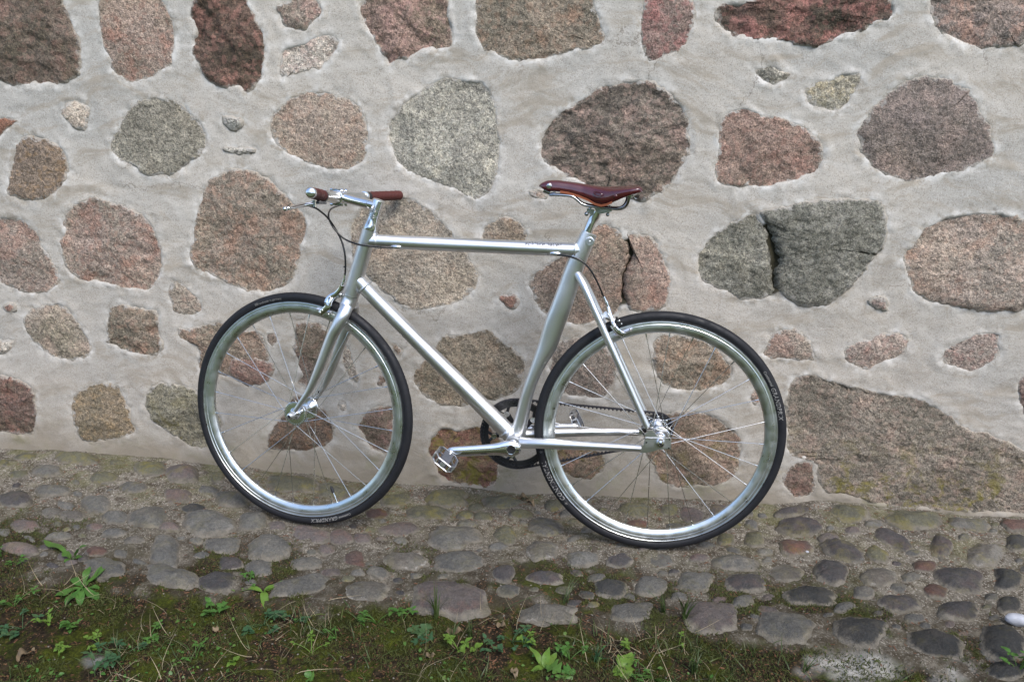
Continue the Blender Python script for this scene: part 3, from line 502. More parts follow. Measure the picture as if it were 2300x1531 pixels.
# cobbles: ellipse centre x, y, half width, half height, tilt, colour key, in photo pixels
K = {'g': ((130,128,122),(114,113,109),(146,141,130)), 'y': ((130,127,104),(118,117,104),(136,130,90)), 'p': ((132,122,117),(120,113,110),(144,122,114)), 'd': ((92,92,90),(80,82,82),(108,104,98)),
     'r': ((126,100,91),(112,97,91),(138,98,82)), 'l': ((138,134,124),(122,116,108),(160,156,146)), 'v': ((112,107,106),(98,97,97),(124,110,106))}
CB = [(61,1032,30,9,0,'y'),(171,1037,50,15,0,'y'),(262,1045,23,8,0,'y'),(338,1056,36,17,0,'y'),(410,1064,38,19,0,'p'),(489,1073,17,10,0,'y'),(235,1077,34,13,0,'y'),(11,1045,16,9,0,'y'),(45,1066,23,9,0,'y'),(106,1064,34,12,0,'g'),
 (34,1117,38,19,0,'v'),(216,1125,38,19,0,'g'),(398,1113,34,17,0,'p'),(520,1120,42,17,0,'g'),(655,1082,60,20,0,'y'),(751,1090,40,22,0,'y'),(114,1146,23,12,0,'l'),(159,1152,30,13,0,'l'),(258,1158,30,16,0,'g'),(334,1162,42,25,0,'g'),
 (433,1143,29,12,0,'d'),(471,1175,57,26,0,'g'),(569,1172,34,22,0,'g'),(622,1182,22,13,0,'p'),(694,1200,46,22,0,'p'),(767,1204,25,20,0,'p'),(53,1172,30,14,0,'p'),(258,1195,27,10,0,'g'),(380,1184,23,11,0,'p'),(42,1224,42,12,0,'p'),
 (304,1214,23,10,0,'l'),(501,1220,46,18,0,'g'),(603,1226,53,24,0,'g'),(216,1232,27,14,0,'r'),(235,1268,50,19,5,'g'),(372,1238,34,40,0,'g'),(388,1290,70,26,8,'g'),(516,1254,30,14,0,'v'),(581,1264,34,22,0,'g'),(486,1298,49,21,0,'v'),
 (676,1307,76,22,-9,'g'),(797,1251,25,19,0,'r'),(960,1143,51,17,0,'y'),(1048,1150,20,9,0,'y'),(1086,1153,24,9,0,'y'),(1170,1148,27,11,0,'y'),(1004,1113,50,19,0,'y'),(1133,1120,50,14,0,'y'),(1242,1123,20,13,0,'y'),(898,1182,44,16,0,'p'),
 (814,1204,20,13,0,'p'),(1018,1200,64,25,0,'g'),(1050,1172,27,9,0,'g'),(1136,1198,26,22,30,'y'),(1228,1178,42,25,8,'g'),(1218,1235,37,23,0,'l'),(1031,1255,54,24,0,'g'),(913,1252,47,19,0,'l'),(1130,1286,25,21,0,'v'),(1225,1294,44,13,0,'v'),
 (1370,1312,37,21,0,'d'),(1462,1306,37,20,0,'g'),(824,1323,51,21,0,'l'),(1008,1334,88,35,4,'p'),(1235,1366,68,16,0,'l'),(1421,1362,54,22,0,'g'),(1309,1252,40,16,0,'g'),(1390,1256,28,15,0,'v'),(1425,1140,37,18,0,'y'),(1431,1175,27,8,0,'r'),
 (1503,1142,20,12,0,'y'),(843,1144,27,13,0,'r'),(889,1112,37,15,0,'y'),(1482,1256,35,16,0,'g'),(1554,1154,30,18,12,'p'),(1618,1144,24,13,8,'p'),(1632,1205,20,13,0,'y'),(1696,1206,24,18,0,'y'),(1781,1155,40,9,0,'v'),(1798,1184,58,17,8,'v'),
 (1903,1163,49,20,10,'y'),(2046,1174,68,22,6,'y'),(2171,1181,51,18,8,'g'),(2280,1184,30,14,5,'r'),(1784,1227,41,19,5,'r'),(1896,1239,54,20,22,'v'),(2005,1215,48,16,22,'v'),(1968,1247,26,18,20,'y'),(2113,1232,24,23,20,'v'),(2212,1245,44,23,5,'l'),
 (2283,1222,25,18,0,'d'),(1656,1262,51,19,4,'g'),(1768,1283,37,21,0,'l'),(1869,1283,35,27,12,'v'),(1978,1296,41,20,0,'l'),(2076,1271,28,14,0,'r'),(2157,1303,60,29,12,'v'),(2263,1303,34,29,0,'d'),(1676,1306,50,19,0,'v'),(1564,1300,40,21,0,'g'),
 (2100,1327,30,16,8,'r'),(1825,1333,57,21,5,'d'),(2018,1350,51,20,4,'v'),(2154,1367,48,20,0,'v'),(2266,1358,28,16,0,'d'),(1598,1380,64,33,8,'p'),(1761,1408,66,34,12,'g'),(1934,1415,62,34,5,'d'),(2096,1442,68,34,14,'d'),(2252,1440,56,42,20,'d'),
 (2262,1500,44,20,0,'d'),(1555,1205,22,10,0,'g'),(1330,1190,24,9,0,'g'),(130,1196,30,10,0,'g'),(700,1160,30,13,0,'y'),(440,1210,18,8,0,'g'),(690,1255,36,14,0,'g'),(745,1278,26,12,0,'p'),(1120,1226,22,9,0,'g'),(120,1100,38,12,0,'g'),(300,1098,34,11,0,'g'),
 (470,1100,22,8,0,'g'),(1340,1290,20,10,0,'g'),(1720,1235,18,8,0,'g'),(2340,1240,30,20,0,'g'),(2360,1330,34,26,0,'d'),(-40,1090,36,18,0,'g'),(-50,1180,40,18,0,'p'),(2350,1180,28,12,0,'y')]
cr_ = np.random.RandomState(5); tries = 0; extra_cb = []
while len(extra_cb) < 130 and tries < 9000:
    tries += 1; u = cr_.uniform(-40, 2340); v = cr_.uniform(1060, 1430); a_ = cr_.uniform(10, 27) * (.8 + (v - 1060) / 900); b_ = a_ * cr_.uniform(.36, .52)
    top_ = np.interp(u, [0, 500, 900, 1230, 1700, 2300], [1024, 1060, 1102, 1124, 1140, 1172]); low_ = np.interp(u, bpx[:, 0], bpx[:, 1])
    if v - b_ < top_ or v + b_ > low_ - 12: continue
    if all(((u - q[0]) / (a_ + q[2] + 1)) ** 2 + ((v - q[1]) / (b_ + q[3] + 1)) ** 2 > 1 for q in CB + extra_cb): extra_cb.append((u, v, a_, b_, cr_.uniform(-12, 14), 'gpvgyg'[cr_.randint(6)]))
CB = CB + extra_cb
for i, (u, v, a_, b_, tl, kc) in enumerate(CB):
    n = max(22, int((a_ + b_) * 0.62)); t = np.linspace(0, 2 * np.pi, n, endpoint=False); ex = 2.0 / 2.5
    cx_, cy_ = np.sign(np.cos(t)) * np.abs(np.cos(t)) ** ex, np.sign(np.sin(t)) * np.abs(np.sin(t)) ** ex
    wob = 1 + 0.30 * fbm(np.cos(t) * 1.3 + i * 3.1, np.sin(t) * 1.3, 2.0, 4, 61); tr = R(tl)
    uu = a_ * cx_ * wob * 1.03; vv = b_ * cy_ * wob * 1.03
    pts = np.array([on_ground(u + p_ * math.cos(tr) - q_ * math.sin(tr), v + p_ * math.sin(tr) + q_ * math.cos(tr), -0.004)[:2] for p_, q_ in zip(uu, vv)])
    if pts[:, 1].max() > 0.30: pts[:, 1] = np.minimum(pts[:, 1], 0.30)
    pts = pts[::-1]
    c = pts.mean(0); rad = np.linalg.norm(pts - c, axis=1).mean(); k = max(5, min(13, int(rad / 0.007))); rs = np.concatenate([[1.06], np.linspace(1, 0, k + 1)[:-1]])
    Q = (c + rs[:, None, None] * (pts - c)[None]).reshape(-1, 2); rr = np.repeat(rs, n)
    hh = min(0.021, 0.24 * rad + 0.004); near = min(abs(c[0]), abs(c[0] + 0.99)) < 0.13 and abs(c[1]) < 0.12
    if near: hh = 0.0065
    z = hh * (1 - np.clip(rr, 0, 1) ** 2.2) ** 0.9 + np.clip((1 - rr) * 5, 0, 1) * (0.0070 * fbm(Q[:, 0] * 18, Q[:, 1] * 18, i * 1.3, 3, 62) + 0.0022 * fbm(Q[:, 0] * 75, Q[:, 1] * 75, i * 1.3, 2, 63))
    z[rr > 1.01] = -0.016; z -= 0.0015
    g0 = float(ground_h(np.array([c[0]]), np.array([c[1]]))[0]); g0 = g0 if not near else -0.0045
    zb = ground_h(Q[:, 0], Q[:, 1]); zb = 0.5 * zb + 0.5 * g0
    V = np.stack([Q[:, 0] - c[0], Q[:, 1] - c[1], z + zb - g0], 1); V = np.vstack([V, [0, 0, (z + zb - g0)[-n:].mean()]]); ci = len(V) - 1
    Fq = [(p_ * n + q_, (p_ + 1) * n + q_, (p_ + 1) * n + (q_ + 1) % n, p_ * n + (q_ + 1) % n) for p_ in range(len(rs) - 1) for q_ in range(n)]
    Fq += [((len(rs) - 1) * n + q_, ci, (len(rs) - 1) * n + (q_ + 1) % n) for q_ in range(n)]
    Fq = [f[::-1] for f in Fq]
    me = mesh('cobblestone', V, [f[::-1] for f in Fq]); attr(me, 'edge', np.append(np.clip(rr, 0, 1) ** 2, 0))
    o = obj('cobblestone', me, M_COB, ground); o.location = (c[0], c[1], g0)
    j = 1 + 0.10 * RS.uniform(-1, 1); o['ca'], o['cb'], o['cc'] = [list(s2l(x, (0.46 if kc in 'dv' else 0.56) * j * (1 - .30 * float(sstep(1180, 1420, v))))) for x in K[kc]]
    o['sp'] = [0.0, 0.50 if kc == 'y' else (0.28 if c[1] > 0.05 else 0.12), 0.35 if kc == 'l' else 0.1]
# ------------------------------------------------------------------ bicycle: leans 3.5 degrees against the wall, bar turned 9 degrees
M_ALU = plain('brushed_aluminium', (0.72, 0.73, 0.74), 0.34, 1.0)
def brushed():
    t = NT('brushed_frame'); n = t.noise(5, 4, 0.6); st = t.noise(60, 5, 0.7, t.scale(t.pos, (1, 1, 14)))
    c = t.mix(n, (0.70, 0.71, 0.72), (0.78, 0.79, 0.80)); t.bump(st, 0.0004, 0.12)
    sc1 = t.ramp(t.noise(70, 6, 0.8), 0.70, 0.76); c = t.mix(t.math('MULTIPLY', sc1, 0.35), c, (0.4, 0.4, 0.4))
    return t.fin(c, t.ramp(n, 0.3, 0.7, 0.36, 0.46), Metallic=1.0, Anisotropic=0.5)
M_FRAME = brushed()
M_POL = plain('polished_aluminium', (0.78, 0.79, 0.80), 0.17, 1.0)
M_RIM = plain('polished_rim', (0.70, 0.74, 0.74), 0.33, 1.0)
M_STEEL = plain('stainless_steel', (0.62, 0.62, 0.60), 0.22, 1.0)
M_CHROME = plain('dark_chrome', (0.38, 0.39, 0.40), 0.10, 1.0)
M_RUB = plain('tyre_rubber', (0.012, 0.0125, 0.015), 0.60, 0.0, 0.3, 120, 0.25, Specular_IOR_Level=0.30)
M_BLACK = plain('black_anodised', (0.018, 0.018, 0.020), 0.32)
M_BELT = plain('belt_rubber', (0.020, 0.020, 0.026), 0.5)
M_HOLE = plain('dark_recess', (0.01, 0.01, 0.01), 0.8)
M_LEATH = plain('oxblood_leather', (0.062, 0.0055, 0.0085), 0.20, 0.0, 0.25, 60, 0.05, Coat_Weight=1.0, Coat_Roughness=0.07)
M_SUEDE = plain('wrapped_leather', (0.070, 0.013, 0.010), 0.60, 0.0, 0.35, 160, 0.4)
M_TAN = plain('raw_leather_edge', (0.24, 0.065, 0.022), 0.55)
M_COPPER = plain('copper_rivet', (0.65, 0.30, 0.16), 0.3, 1.0)
M_PRINT = plain('grey_print', (0.20, 0.195, 0.185), 0.6)
M_LOGO = plain('etched_lettering', (0.10, 0.10, 0.12), 0.5)
M_CABLE = plain('cable_housing', (0.008, 0.008, 0.009), 0.3)
M_PAD = plain('pedal_pad', (0.085, 0.09, 0.105), 0.8, 0.0, 0.3, 500, 0.5)

AL = R(3.5); ML = np.array([[1, 0, 0], [0, math.cos(AL), math.sin(AL)], [0, -math.sin(AL), math.cos(AL)]])   # bicycle -> world
CB_ = ML.T @ CW; RB = ML.T @ RW
def bray(u, v): return RB @ np.array([(u - W / 2) / F, 1.0, -(v - H / 2) / F])
def Pt(u, v, y=0.0):
    d = bray(u, v); return CB_ + d * (y - CB_[1]) / d[1]
def pxm(P): return F / float((np.asarray(P) - CB_) @ RB[:, 1])      # pixels per metre at a point of the bicycle
DEL = -0.1622530323516297; A0 = np.array([-0.9459388, 0, 0.3345]); KS = np.array([0.292, 0, 0.956]); KS = KS / np.linalg.norm(KS)
def rotv(v):
    v = np.asarray(v, float); return v * math.cos(DEL) + np.cross(KS, v) * math.sin(DEL) + KS * (KS @ v) * (1 - math.cos(DEL))
RSM = np.stack([rotv((1, 0, 0)), rotv((0, 1, 0)), rotv((0, 0, 1))], 1)
def St(u, v, s=0.0):
    """photo pixel -> point in unsteered bicycle coordinates, s metres across"""
    d = bray(u, v); k = (s - (CB_ - A0) @ RSM[:, 1]) / (d @ RSM[:, 1]); return RSM.T @ (CB_ + k * d - A0) + A0
def sw(P): return (np.atleast_2d(P) - A0) @ RSM.T + A0     # unsteered -> bicycle coordinates
bike = thing('bicycle', 'silver belt drive single speed bicycle with oxblood leather saddle leaning on the stone wall', 'bicycle')
bike.rotation_euler = (-AL, 0, 0)
def part(name, parent=None, label=None):
    o = bpy.data.objects.new(name, None); C.objects.link(o); o.parent = parent or bike; o.empty_display_size = 0.05
    if label: o['label'] = label
    return o

# text laid on a curved surface -------------------------------------------------
def text_mesh(body, size, fn, shear=0.25, bold=0.0, ext=0.0002, spacing=1.0, sub=True):
    cu = bpy.data.curves.new('lettering', 'FONT'); cu.body = body; cu.size = size; cu.shear = shear; cu.offset = bold; cu.align_x = 'LEFT'; cu.space_character = spacing; cu.resolution_u = 3
    tmp = bpy.data.objects.new('lettering_tmp', cu); C.objects.link(tmp); dg = bpy.context.evaluated_depsgraph_get()
    me = bpy.data.meshes.new_from_object(tmp.evaluated_get(dg)); bpy.data.objects.remove(tmp)
    V = np.array([v.co for v in me.vertices]); V[:, 0] -= V[:, 0].min(); w = V[:, 0].max()
    Fc = [tuple(p.vertices) for p in me.polygons]
    bpy.data.meshes.remove(me); return mesh('lettering', fn(V[:, 0], V[:, 1], w), Fc, False)

# wheels -------------------------------------------------------------------------
TYR, TYC = 0.0135, 0.3210
def tyre_text(body, a_deg, size, rm, dirn=1, shear=0.25, bold=0.0, spacing=1.0):
    """a_deg: start angle clockwise from the top as the camera sees it; letters read clockwise, tops outwards"""
    def fn(x, y, w):
        r = rm + (y - size * 0.35); a = R(a_deg) + x / rm
        dr = np.clip(r - TYC, -TYR * 0.97, TYR * 0.97); yy = -np.sqrt(TYR ** 2 - dr ** 2) - 0.0004
        return np.stack([r * np.sin(a), yy, r * np.cos(a)], 1)
    return text_mesh(body, size, fn, shear, bold, spacing=spacing)
def star(a_deg, rm, s_):
    b = MB(); a0 = R(a_deg)
    for k in range(3):
        t = k * math.pi / 3 + 0.3
        P = []
        for q in (-1, 0, 1):
            x, y = q * s_ * math.cos(t), q * s_ * math.sin(t); r = rm + y; a = a0 + x / rm; dr = max(-TYR * .97, min(TYR * .97, r - TYC))
            P.append((r * math.sin(a), -math.sqrt(TYR ** 2 - dr ** 2) - 0.0003, r * math.cos(a)))
        b.tube(P, 0.0004, 5)
    return b
def make_wheel(front):
    t = part('wheel', None, 'front wheel with polished rim and black tyre, turned slightly' if front else 'rear wheel with polished rim and black tyre, driven by the belt')
    b = MB(); a = np.linspace(0, 2 * np.pi, 26, endpoint=False); b.lathe([(TYC + TYR * math.cos(x), TYR * 0.98 * math.sin(x)) for x in a], n=160, closed=True); tyre = b.build('tyre', M_RUB, t, 60)
    pr = [(.3100, .0100), (.3092, .0118), (.3070, .0121), (.3062, .0114), (.3020, .0112), (.3010, .0118), (.2985, .0118), (.2978, .0108), (.2960, .0110), (.2900, .0102), (.2820, .0076), (.2785, .0045), (.2772, 0)]
    pr = pr + [(r, -y) for r, y in pr[-2::-1]] + [(.3120, -.006), (.3120, .006)]
    b = MB(); b.lathe(pr, n=200, closed=True); b.build('rim', M_RIM, t, 28)
    hub = MB()
    fl = 0.034; rf = 0.0335 if front else 0.0300
    for s in (-1, 1):
        hub.lathe([(0.0125, s * (fl - .006)), (0.016, s * (fl - .0016)), (rf - .001, s * (fl - .0016)), (rf, s * (fl - .0006)), (rf, s * (fl + .0010)), (rf - .001, s * (fl + .0016)), (.017, s * (fl + .0018)), (.0135, s * (fl + .009)), (.0115, s * (fl + .012)), (.0112, s * (fl + .0165)), (0.0, s * (fl + .0165))], n=48)
    hub.lathe([(.0125, -.029), (.0155, -.020), (.0158, 0), (.0155, .020), (.0125, .029)], n=40)
    hub.build('hub', M_POL, t, 30)
    hd = MB()
    for i in range(28):
        an = (i + .5) * 2 * math.pi / 28; hd.sph(((rf - .004) * math.sin(an), -fl - .0018, (rf - .004) * math.cos(an)), .0013, 5)
        hd.sph(((rf - .004) * math.sin(an), fl - .0018, (rf - .004) * math.cos(an)), .0013, 5)
    hd.build('spoke_heads', M_CHROME if front else M_STEEL, t, kind='stuff')
    d = 2 * math.pi / 14; protos = {}
    for fside in (-1, 1):
        for i in range(14):
            sg = 1 if i % 2 == 0 else -1; key = (fside, sg)
            if key not in protos:
                ro = sg * 2 * d; p0 = np.array([0, fside * (fl - sg * .001), rf - .004]); p1 = np.array([.2795 * math.sin(ro), fside * .001, .2795 * math.cos(ro)])
                bb = MB(); q = p0 + (p1 - p0) * (1 - .012 / np.linalg.norm(p1 - p0)); bb.tube([p0, q], .00095, 8); bb.tube([q, p1], .0019, 8)
                protos[key] = mesh('spoke', np.vstack(bb.V), bb.F, True, 40); protos[key].materials.append(M_STEEL)
            o = obj('spoke', protos[key], None, t); o.rotation_euler = (0, i * d + (d / 2 if fside > 0 else 0) + (0.10 if front else 0.04), 0)
    # valve
    av = R(157 if front else 331); dv = np.array([math.sin(av), 0, math.cos(av)]); vb = MB(); vb.tube([dv * .279, dv * .240], .0026, 10); v_ = vb.build('valve', M_STEEL, t)
    vb = MB(); vb.tube([dv * .262, dv * .258], .0042, 10); vb.build('valve_nut', M_STEEL, t)
    if front:
        vb = MB(); vb.tube([dv * .250, dv * .243, dv * .232, dv * .229], [.0042, .0045, .0036, .001], 10); vb.build('valve_cap', M_BLACK, t)
    return t
fwheel = make_wheel(True); rwheel = make_wheel(False)
mf = Matrix.Identity(4); cF = np.array([-0.99244444, 0.0072723, 0.33432728])
for i in range(3):
    for j in range(3): mf[i][j] = RSM[i, j]
    mf[i][3] = cF[i]
fwheel.matrix_local = mf; rwheel.location = (0, 0, 0.3345)
def lab(parent, me): obj('lettering', me, M_PRINT, parent)
lab(fwheel, tyre_text('handmade in germany', -22.5, .0085, .3205, shear=0)); 
b = MB()
for k in range(3):
    aa = R(-24.6); 
    for q in range(1):
        r0 = .3185 + k * .0024; P = [(r0 * math.sin(aa + x / .32), -math.sqrt(TYR ** 2 - (r0 - TYC) ** 2) - .0003, r0 * math.cos(aa + x / .32)) for x in (0, .005, .010)]; b.tube(P, .0007, 5)
b.build('tyre_mark', M_PRINT, fwheel)
lab(fwheel, tyre_text('GRANDPRIX', 158.5, .0140, .3195, bold=.0003, spacing=1.12)); lab(fwheel, tyre_text('Continental', 150.5, .0085, .3205, shear=.1, bold=.0002))
lab(rwheel, tyre_text('GRANDPRIX', 62.5, .0150, .3195, bold=.0003, spacing=1.12)); lab(rwheel, tyre_text('Continental', 53.5, .0095, .3205, shear=.1, bold=.0002))
lab(rwheel, tyre_text('CONTINENTAL', 230.2, .0165, .3190, bold=.0003, spacing=1.12))
star(228.0, .3195, .0048).build('snowflake_mark', M_PRINT, rwheel); star(257.5, .3195, .0048).build('snowflake_mark', M_PRINT, rwheel)

# frame --------------------------------------------------------------------------
frame = part('frame', None, 'brushed aluminium diamond frame')
def ftube(name, P, r, lat=None, mat=M_FRAME, parent=None, n=32, sm=4, cap=True, sharp=40):
    P = np.asarray(P); r = np.broadcast_to(r, (len(P),)) if np.ndim(r) == 0 else np.asarray(r); lat = r if lat is None else (np.broadcast_to(lat, (len(P),)) if np.ndim(lat) == 0 else np.asarray(lat))
    if len(P) > 2 and sm > 1:
        Q = smooth_path(np.column_stack([P, r, lat]), sm); P, r, lat = Q[:, :3], Q[:, 3], Q[:, 4]
    b = MB(); b.tube(P, r, n, lat, cap); return b.build(name, mat, parent or frame, sharp)
HT, HB = Pt(831, 516), Pt(788.4, 661.8)
hd = HB - HT
ftube('head_tube', [HT, HT + hd * .3, HT + hd * .7, HT + hd * .96, HB], [.0205, .0205, .0212, .0222, .0225])
ftube('top_tube', [Pt(826, 541), Pt(1312, 562)], .0183)
TTA, TTB = Pt(826, 541), Pt(1312, 562)
ftube('down_tube', [Pt(803, 628), Pt(850, 677), Pt(1000, 828), Pt(1152, 981)], [.0195, .0195, .0215, .0235])
SP = [(1323.7, 523, 18.7, .0185), (1295, 588, 21, .0185), (1275.5, 646, 22.2, .018), (1260, 690, 23, .018), (1246.5, 726, 23.3, .0175), (1231, 773, 21.5, .017), (1217.7, 801, 18.0, .017), (1201, 838, 14.6, .017), (1184, 885, 14.3, .018), (1171.5, 939, 15.5, .019), (1161, 985, 18, .020)]
ftube('seat_tube', [Pt(u, v) for u, v, _, _ in SP], [w_ / pxm(Pt(u, v)) for u, v, w_, _ in SP], [l for *_, l in SP], sm=5)
BBc = np.array([-.3858, 0, .2926])
b = MB(); b.lathe([(0, -.037), (.0215, -.037), (.0235, -.034), (.0235, .034), (.0215, .037), (0, .037)], BBc, 40); b.build('bottom_bracket_shell', M_FRAME, frame, 35)
wd = MB()
for (p, q, r_) in [(HT, HB, 0)]: pass
def weld(c, axis, r, rb=.0022):
    axis = np.asarray(axis) / np.linalg.norm(axis); a = np.linspace(0, 2 * np.pi, 41); e1 = np.cross(axis, (0, 1, 0)); e1 /= np.linalg.norm(e1); e2 = np.cross(axis, e1)
    w2 = MB(); w2.tube([c + e1 * r * math.cos(x) + e2 * r * math.sin(x) for x in a], rb, 8, cap=False); w2.build('weld_bead', M_FRAME, frame)
ttd = (TTB - TTA) / np.linalg.norm(TTB - TTA); weld(TTA + ttd * .0245, ttd, .0185, .003); weld(TTB - ttd * .0235, ttd, .0185, .003)
dta, dtb = Pt(803, 628), Pt(1152, 981); dd = (dtb - dta) / np.linalg.norm(dtb - dta); weld(dta + dd * .0285, dd, .0205, .0035); weld(dtb - dd * .026, dd, .0236, .003)
def stays(s):
    cs = [(1168, 993.5, -.034), (1240, 996.5, -.046), (1340, 1001, -.058), (1440, 1006.5, -.0655)]
    P = np.array([Pt(u, v, y) for u, v, y in cs]); P[:, 1] *= -s
    ftube('chain_stay', P, [.0145, .0138, .0120, .0098], parent=frame)
    ss = [(1297, 616, -.012), (1312, 643, -.030), (1333, 690, -.042), (1365, 762, -.052), (1410, 862, -.060), (1453, 958, -.066)]
    P = np.array([Pt(u, v, y) for u, v, y in ss]); P[:, 1] *= -s
    ftube('seat_stay', P, [.0098, .0100, .0095, .0093, .0092, .0090], parent=frame)
stays(-1); stays(1)
# dropouts
DO = [(950,770),(1012,770),(1080,850),(1180,905),(1338,915),(1355,950),(1345,1000),(1345,1108),(1140,1105),(1020,1145),(900,1172),(770,1165),(752,1120),(800,1045),(845,1040),(882,910),(872,840)]
for s in (-1, 1):
    P = np.array([Pt(1340 + x / 8.06, 870 + y / 8.06, -.066) for x, y in DO]); P[:, 1] = s * .062
    b = MB(); b.prism(P, (0, s * .0075, 0)); o = b.build('dropout', M_FRAME, frame, 30)
    P = np.array([Pt(1340 + x / 8.06, 870 + y / 8.06, -.073) for x, y in [(888,912),(1330,922),(1340,960),(1335,1098),(1140,1095),(900,1085),(862,1040)]]); P[:, 1] = s * .0697
    b = MB(); b.prism(P, (0, s * .0022, 0)); b.build('axle_slider', M_ALU, frame, 30)
ax = np.array([0, 0, .3345])
for s in (-1, 1):
    b = MB()
    b.lathe([(.0118, s * .0715), (.0122, s * .0735), (.0120, s * .0765), (.0085, s * .0830), (.0042, s * .0842)], ax, 32)
    b.build('axle_bolt', M_POL, bike, 35)
b = MB(); b.lathe([(.0044, -.0838), (.0, -.0835)], ax, 6); 
for (x, y) in [(1320, 942), (1308, 1098), (905, 995)]:
    p = Pt(1340 + x / 8.06, 870 + y / 8.06, -.073); p[1] = -.0722; b.sph(p, .0022, 6)
b.build('bolt_recess', M_HOLE, bike, kind='stuff')
# seat clamp bolt, cable ports, lettering
sc_c = Pt(1324.5, 542.5, -.020); sc_c[1] = -.0195
b = MB(); b.lathe([(.0, -.0008), (.0095, -.0008), (.0098, .0), (.0120, .0004), (.0122, .0022), (.0110, .004)], sc_c, 32); b.build('seat_clamp_bolt', M_ALU, frame, 35)
b = MB(); b.sph(sc_c + (0, -.0012, 0), .0026, 8, (1, .4, 1)); b.build('clamp_hex', M_POL, frame)
for (u, v) in [(889, 554.5), (1247, 569.5)]:
    p = Pt(u, v, -.0165); b = MB(); b.sph(p, .0145, 10, (1, .30, .34)); b.build('cable_port', M_POL, frame)
rt_ = .0183
def tt_fn(x, y, w):
    cx = Pt(1178, 549, -.016)[0] + x; t_ = (cx - TTA[0]) / (TTB[0] - TTA[0]); zc = TTA[2] + (TTB[2] - TTA[2]) * t_
    an = R(40) + (y - .004) / rt_; return np.stack([cx, -(rt_ + .0002) * np.cos(an), zc + (rt_ + .0002) * np.sin(an)], 1)
obj('lettering', text_mesh('schindelhauer', .0170, tt_fn, .35, .0004, spacing=1.0), M_LOGO, frame)

# steering ---------------------------------------------------------------------------
fork = part('fork', None, 'curved aluminium fork')
def stube(name, P, r, lat=None, mat=M_FRAME, parent=None, n=32, sm=4, cap=True, sharp=40):
    P = np.asarray(P, float); r = np.broadcast_to(r, (len(P),)) if np.ndim(r) == 0 else np.asarray(r); lat = r if lat is None else (np.broadcast_to(lat, (len(P),)) if np.ndim(lat) == 0 else np.asarray(lat))
    if len(P) > 2 and sm > 1:
        Q = smooth_path(np.column_stack([P, r, lat]), sm); P, r, lat = Q[:, :3], Q[:, 3], Q[:, 4]
    V, Fc = tube_data(P, r, n, lat, cap); return obj(name, mesh(name, sw(V), Fc, True, sharp), mat, parent)
HBs = St(788.4, 661.8); HTs = St(831, 516); sax = (HTs - HBs) / np.linalg.norm(HTs - HBs)
stube('fork_crown', [HBs - sax * .0012, HBs - sax * .010, HBs - sax * .022, HBs - sax * .034, HBs - sax * .046], [.0218, .0218, .0212, .0185, .0110], [.0218, .0222, .0270, .0330, .0340], parent=fork)
BL = [(779, 688, -.017, .0175), (770, 708, -.030, .0182), (757, 733, -.0365, .0172), (743, 761, -.0385, .0155), (717, 827, -.043, .0128), (696, 873, -.0465, .0097), (678, 900, -.0500, .0073), (662, 923, -.0525, .0058)]
for s in (-1, 1):
    P = np.array([St(u, v, y) for u, v, y, _ in BL]); P[:, 1] *= -s
    stube('fork_blade', P, [q[3] for q in BL], [q[3] * .88 for q in BL], parent=fork)
cU = A0 + np.array([-0.045 / 0.956, 0, 0])
for s in (-1, 1):
    b = MB(); b.lathe([(0, s * .047), (.0100, s * .047), (.0105, s * .049), (.0105, s * .0555), (.0095, s * .057), (.0095, s * .060), (.0085, s * .0665), (.0045, s * .0685)], cU, 32)
    b.V = [sw(v) for v in b.V]; b.build('fork_end', M_FRAME, fork, 35)
b = MB(); b.lathe([(.0046, -.0680), (0, -.0660)], cU, 12); b.V = [sw(v) for v in b.V]; b.build('axle_recess', M_HOLE, fork)
b = MB(); b.sph(cU + (.0125, -.046, .006), .0062, 8); b.V = [sw(v) for v in b.V]; b.build('fork_end_stud', M_POL, fork)
b = MB(); p_ = St(715, 880, .0395); p_ = St(715.3, 879.6, .0385); b.sph(p_ + (0, -.0, 0), .0030, 8, (.8, .5, 1.2)); b.V = [sw(v) for v in b.V]; b.build('eyelet_hole', M_HOLE, fork)
# stem
stem = part('stem', None, 'polished one piece stem')
stube('steerer_cover', [HTs + sax * .0008, HTs + sax * .004, HTs + sax * .010, HTs + sax * .018, HTs + sax * .026, HTs + sax * .034, HTs + sax * .0795, HTs + sax * .0822, HTs + sax * .0835], [.0200, .0202, .0196, .0178, .0160, .0153, .0153, .0145, .0120], mat=M_POL, parent=stem, sm=1)
for q in (.036, .040, .052, .056):
    a = np.linspace(0, 2 * np.pi, 41); e1 = np.array([0, 1, 0]); e2 = np.cross(sax, e1); c0 = HTs + sax * q
    V, Fc = tube_data([c0 + (e1 * math.cos(x) + e2 * math.sin(x)) * .01535 for x in a], .0007, 6, cap=False); obj('groove_ring', mesh('groove_ring', sw(V), Fc), M_CHROME, stem)
CL = np.array([-.8767, 0, .9304]); SX = HTs + sax * .066
stube('stem_extension', [CL + (.006, 0, .001), CL * .5 + SX * .5, SX], [.0135, .0128, .0133], mat=M_POL, parent=stem)
e_ = SX - CL; e_ /= np.linalg.norm(e_)
q0 = SX - e_ * .0165; a = np.linspace(0, 2 * np.pi, 41); nn = np.cross(e_, (0, 1, 0))
V, Fc = tube_data([q0 + (0, -.0131, 0) + (e_ * math.cos(x) + nn * math.sin(x)) * .0095 + (0, abs(math.sin(x)) ** 2 * .0035, 0) for x in a], .0006, 6, cap=False); obj('badge_ring', mesh('badge_ring', sw(V), Fc), M_STEEL, stem)
b = MB(); b.lathe([(.0165, -.019), (.0188, -.018), (.0190, 0), (.0188, .018), (.0165, .019)], CL, 36)
